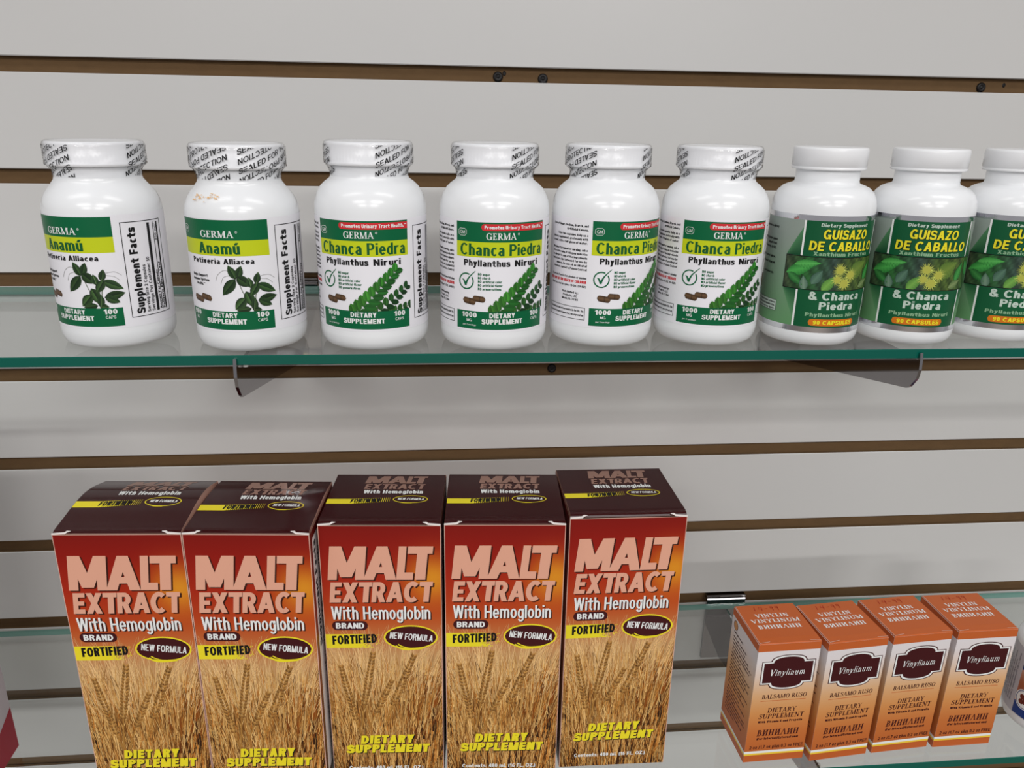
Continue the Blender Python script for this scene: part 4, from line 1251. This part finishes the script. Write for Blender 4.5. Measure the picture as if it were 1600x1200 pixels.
# =================================================================== small orange cartons
VW, VD, VH = 44.2, 43.5, 99.0
def vin_col(v):
    return ramp([(0, (186, 94, 42)), (0.25, (198, 114, 56)), (0.42, (212, 144, 82)), (0.58, (220, 172, 124)), (0.74, (224, 202, 186)), (0.86, (226, 219, 219)), (1, (226, 222, 224))], v / VH)
def make_vinyl():
    e = empty('balm_carton')
    v, f = box_vf(-VW / 2000, VW / 2000, -VD / 2000, VD / 2000, 0, VH / 1000)
    mesh('carton_body', v, f, CARD_WHITE, e)
    fm, lm, rm = front_map(VD), left_map(VW), right_map(VW)
    pan = []
    for nm, m_, hw in (('front_panel', fm, VW / 2), ('left_panel', lm, VD / 2), ('right_panel', rm, VD / 2)):
        p = Print(0.08)
        n = 30
        for j in range(n):
            v0, v1 = 9.2 + (93.2 - 9.2) * j / n, 9.2 + (93.2 - 9.2) * (j + 1) / n
            p.add([(-hw, v0), (hw, v0), (hw, v1), (-hw, v1)], [vin_col(v0)] * 2 + [vin_col(v1)] * 2)
        o = p.build(nm, m_, PICT, e)
        pan.append(o)
        Print(0.09).band(-hw, hw, 93.2, VH, 1).build('orange_band', m_, ORANGE_CARD, o)
        Print(0.09).band(-hw, hw, 0, 5.7, 1).build('orange_band', m_, ORANGE_CARD, o)
        Print(0.09).band(-hw, hw, 7.2, 9.2, 1).build('white_stripe', m_, INK_WHITE, o)
        Print(0.09).band(-hw, hw, 5.7, 7.2, 1).build('yellow_stripe', m_, M('amber_ink', (244, 206, 66), 0.38), o)
    fr = pan[0]
    # badge: rectangle with an arched top and bottom
    cx = 1.0
    def badge(pr, g):
        hw, hh, ah, aw = 19.0 + g, 9.4 + g * 0.9, 14.2 + g, 12.4 + g
        cy = 75.6
        def top(u):
            d = abs(u - cx)
            if d < aw: return cy + hh + (ah - hh) * math.sqrt(max(0, 1 - (d / aw) ** 2)) ** 0.8
            return cy + hh
        return pr.band(cx - hw, cx + hw, lambda u: 2 * cy - top(u), top, 80)
    badge(Print(0.13), 0.2).build('badge_rim', fm, MAROON_INK, fr)
    badge(Print(0.17), -0.4).build('badge_line', fm, INK_WHITE, fr)
    badge(Print(0.21), -1.5).build('badge', fm, MAROON_INK, fr)
    Print(0.26).text('Vinylinum', -12.2, 13.0, 73.4, 5.0, kind='serif', shear=0.22, space=0.10).build('badge_lettering', fm, INK_WHITE, fr)
    k = Print(0.14)
    k.text('BALSAMO RUSO', -15.0, 17.4, 54.2, 3.4, kind='serif', shear=0.1)
    k.text('DIETARY', -9.5, 11.4, 42.3, 3.9, kind='serif', shear=0.1).text('SUPPLEMENT', -15.3, 17.4, 37.3, 3.9, kind='serif', shear=0.1)
    k.text('With Vitamin E and Propolis', -15.2, 17.2, 33.6, 1.8, 0.055)
    k.text('BИHИЛИH', -14.8, 15.6, 22.4, 5.2, kind='serif', shear=0.1, space=0.12)
    k.text('(For Internal/External use)', -14.4, 16.2, 19.0, 1.9, 0.055)
    k.text('2 oz /1.7 oz plus 0.3 oz FREE', -18.8, 20.8, 11.2, 2.8, 0.02)
    k.build('maroon_lettering', fm, MAROON_INK, fr)
    Print(0.14).band(-15.5, 17.2, 52.1, 52.5, 1).build('orange_rule', fm, ORANGE_CARD, fr)
    # left side text
    t = Print(0.14)
    rnd = random.Random(2)
    words = 'balsam for internal and external use apply to the skin or take by mouth daily with propolis vitamin e keep in a cool dry place away from light and children'.split()
    yv = 82.0
    for i in range(24):
        if i in (1, 16):
            yv -= 1.2
        s = ' '.join(rnd.choice(words) for _ in range(7))[:42 if i % 6 else 20]
        L = 0.78 * len(s)
        t.text(s, -16.5, -16.5 + L, yv, 1.5, 0.06)
        yv -= 2.75
    t.build('small_lettering', lm, MAROON_INK, pan[1])
    Print(0.14).disc(-15.0, 88.0, 3.4, 3.4, None, 20).build('seal_mark', lm, M('tan_ink', (206, 146, 92), 0.4), pan[1])
    Print(0.18).ring(-15.0, 88.0, 3.6, 3.6, 0.4, 28).build('seal_ring', lm, MAROON_INK, pan[1])
    t = Print(0.14)
    for i in range(16):
        t.text('warning keep in a cool dry place', -16, -16 + 22 + (i * 7 % 9), 84 - 3.6 * i, 1.5, 0.03)
    t.build('side_lettering', rm, MAROON_INK, pan[2])
    # lid flap: a thin sheet with its own edge, tucked in at the front
    x, y0, y1, z0 = VW / 2 - 0.25, -VD / 2 - 0.1, VD / 2 - 0.2, VH
    V, Fc = extrude_x([(y0 / 1000, (z0 + 0.1) / 1000), (y1 / 1000, (z0 + 0.1) / 1000), (y1 / 1000, (z0 + 0.5) / 1000), ((y0 + 6) / 1000, (z0 + 0.95) / 1000), ((y0 + 0.4) / 1000, (z0 + 0.7) / 1000)], -x / 1000, x / 1000)
    lid = mesh('lid_flap', V, Fc, ORANGE_CARD, e)
    def tm(u, v, h):
        return (u / 1000, (-VD / 2 + v) / 1000, (z0 + 0.95 - 0.45 * max(0, v - 6) / (VD - 6) + h) / 1000)
    Print(0.1).text('VINYLIN', -12.4, 12.0, 28.3, 4.0, kind='serif').text('VINYLINUM', -17.8, 17.6, 22.2, 4.0, kind='serif').text('BИHИЛИH', -15.4, 15.6, 15.4, 4.0, kind='serif', space=0.12).build('lid_lettering', tm, INK_WHITE, lid)
    # red pen price
    h = Print(0.12)
    for pts in ([(-9.6, 36.0), (-8.8, 40.6)], [(-5.0, 40.4), (-6.6, 38.2), (-3.2, 38.2)], [(-3.4, 40.8), (-4.4, 35.8)], [(-1.6, 38.2), (0.6, 38.4)], [(4.6, 40.2), (3.0, 40.4), (2.8, 38.8), (4.4, 38.8), (4.7, 40.2), (4.0, 35.8)], [(8.4, 40.2), (6.8, 40.4), (6.6, 38.8), (8.2, 38.8), (8.5, 40.2), (7.8, 35.8)]):
        h.line(pts, 0.55)
    h.build('price_mark', tm, RED_PEN, lid)
    # bare card at the flap slits
    w = Print(0.14)
    w.line([(-VW / 2 + 0.3, 0.4), (-VW / 2 + 8, 1.4)], 0.45).line([(VW / 2 - 0.3, 0.4), (VW / 2 - 8, 0.9)], 0.4)
    w.line([(-VW / 2 + 0.4, 0.6), (-VW / 2 + 0.4, VD - 1)], 0.35)
    w.build('worn_edge', tm, CARD, lid)
    return e
vinyl = make_vinyl()
VG = 'small orange boxes in a row on the lower glass shelf'
VL = ('small orange box with maroon badge, leftmost of four, its side text showing',
      'small orange box with maroon badge, second from the left of four',
      'small orange box with maroon badge, third from the left of four',
      'small orange box with maroon badge, rightmost of four')
vf_ = (((209.7, -196.2), (253.4, -194.8)), ((257.0, -198.2), (301.6, -194.2)), ((305.4, -194.2), (349.6, -191.0)), ((353.4, -192.0), (397.6, -191.2)))
vb = [vinyl] + [copy_tree(vinyl) for _ in range(3)]
for e, (a, b), lb in zip(vb, vf_, VL):
    an = math.atan2(b[1] - a[1], b[0] - a[0])
    cx, cy = (a[0] + b[0]) / 2, (a[1] + b[1]) / 2
    e.location = ((cx - sin(an) * VD / 2) / 1000, (cy + cos(an) * VD / 2) / 1000, Z2)
    e.rotation_euler = (0, 0, an)
    tag(e, lb, 'box', VG)

# =================================================================== things cut by the frame edges
def edge_bottle():
    R, H = 30.0, 92.0
    e = empty('pill_bottle', (0.4585, -0.1690, Z2), D(-37))
    body = [(0, 1.5), (20, 1.2), (24, 0), (26.5, 0.4), (R - 1.0, 2.6), (R, 6.5), (R, 40), (R, 66), (R - 0.6, 69), (R - 2.4, 72), (R - 6, 74.6), (20.0, 76), (18.2, 77), (18, 79), (18, 84)]
    v, f = lathe(body, 96)
    mesh('body', v, f, PLASTIC, e, True)
    cap = [(18.6, 80.5), (20.6, 80.5), (21, 81), (21, H - 1.2), (20, H), (0, H)]
    v, f = lathe(cap, 120, ((2, 3), 0.35))
    mesh('cap', v, f, CAP_WHITE, e, True)
    mp = cyl_map(R)
    C = R * pi * 0.98
    lab = Print(0.08).band(-C, C, 9.5, 64, 120).build('label', mp, M('pale_grey_label', (196, 196, 204), 0.35), e)
    Print(0.14).band(-26, 60, 10.2, lambda u: 20.5 + 3.0 * sin((u + 26) / 30), 50).build('blue_band', mp, BLUE_INK, lab)
    Print(0.14).band(-26, 60, 47.5, 55.5).build('blue_band', mp, BLUE_INK, lab)
    Print(0.14).band(-26, 60, 57.2, 62.5).build('pink_band', mp, M('pink_ink', (206, 120, 150), 0.35), lab)
    p = Print(0.12)
    for i in range(40):
        for j in range(12):
            u0, u1, v0, v1 = -26 + 86 * i / 40, -26 + 86 * (i + 1) / 40, 20 + 27.5 * j / 12, 20 + 27.5 * (j + 1) / 12
            def cc(u, v):
                return mixc((226, 206, 196), (168, 92, 60), 0.5 + 0.5 * sin(u * 0.25 + 1.2) * cos((v - 34) * 0.14))
            p.add([(u0, v0), (u1, v0), (u1, v1), (u0, v1)], [cc(u0, v0), cc(u1, v0), cc(u1, v1), cc(u0, v1)])
    p.build('food_picture', mp, PICT, lab)
    Print(0.2).disc(-19, 25, 7.2, 8.2, None, 24).build('oval_badge', mp, INK_WHITE, lab)
    Print(0.24).ring(-19, 25, 6.4, 7.4, 0.5, 32).build('oval_rim', mp, BLUE_INK, lab)
    b = Print(0.26)
    for cx, cy in ((-20.5, 26.8), (-18, 23.5), (-20.8, 22.6), (-17.2, 26.4)):
        b.disc(cx, cy, 2.0, 2.2, (112, 46, 34), 10)
    b.build('berry_picture', mp, PICT, lab)
    t = Print(0.14)
    for i in range(9):
        t.text('dietary supplement directions', 16, 58 - (i * 7 % 13), -30 - 2.6 * i, 1.5, 0.01, rot=True)
    t.build('side_lettering', mp, M('grey_ink', (110, 112, 126), 0.4), lab)
    tag(e, 'white bottle with navy blue and brown label, cut off at the lower right edge', 'bottle')
edge_bottle()
def edge_box():
    w, d, h = 130.0, 66.0, 235.0  # unseen width and height enlarged to block light from the wall beside it
    e = empty('gift_carton', (-0.3025 - w / 2000, -0.1455 - d / 2000, Z2), D(1.5))
    v, f = box_vf(-w / 2000, w / 2000, -d / 2000, d / 2000, 0, h / 1000)
    mesh('carton_body', v, f, WHITE_CARD, e)
    rm, fm = right_map(w), front_map(d)
    Print(0.1).band(-d / 2, d / 2, 0, lambda u: 4 + (u + d / 2) * 0.45, 10).build('crimson_corner', rm, CRIMSON, e)
    Print(0.1).band(-w / 2, w / 2, 0, 22, 4).build('crimson_base', fm, CRIMSON, e)
    V, Fc = extrude_x([(-d / 2000, h / 1000), (d / 2000 - 0.0003, h / 1000), (d / 2000 - 0.0003, h / 1000 + 0.0005), (-d / 2000 + 0.0005, h / 1000 + 0.0008)], -w / 2000 + 0.0003, w / 2000 - 0.0003)
    mesh('lid_flap', V, Fc, WHITE_CARD, e)
    tag(e, 'white box with crimson lower corner, cut off at the lower left edge', 'box')
edge_box()
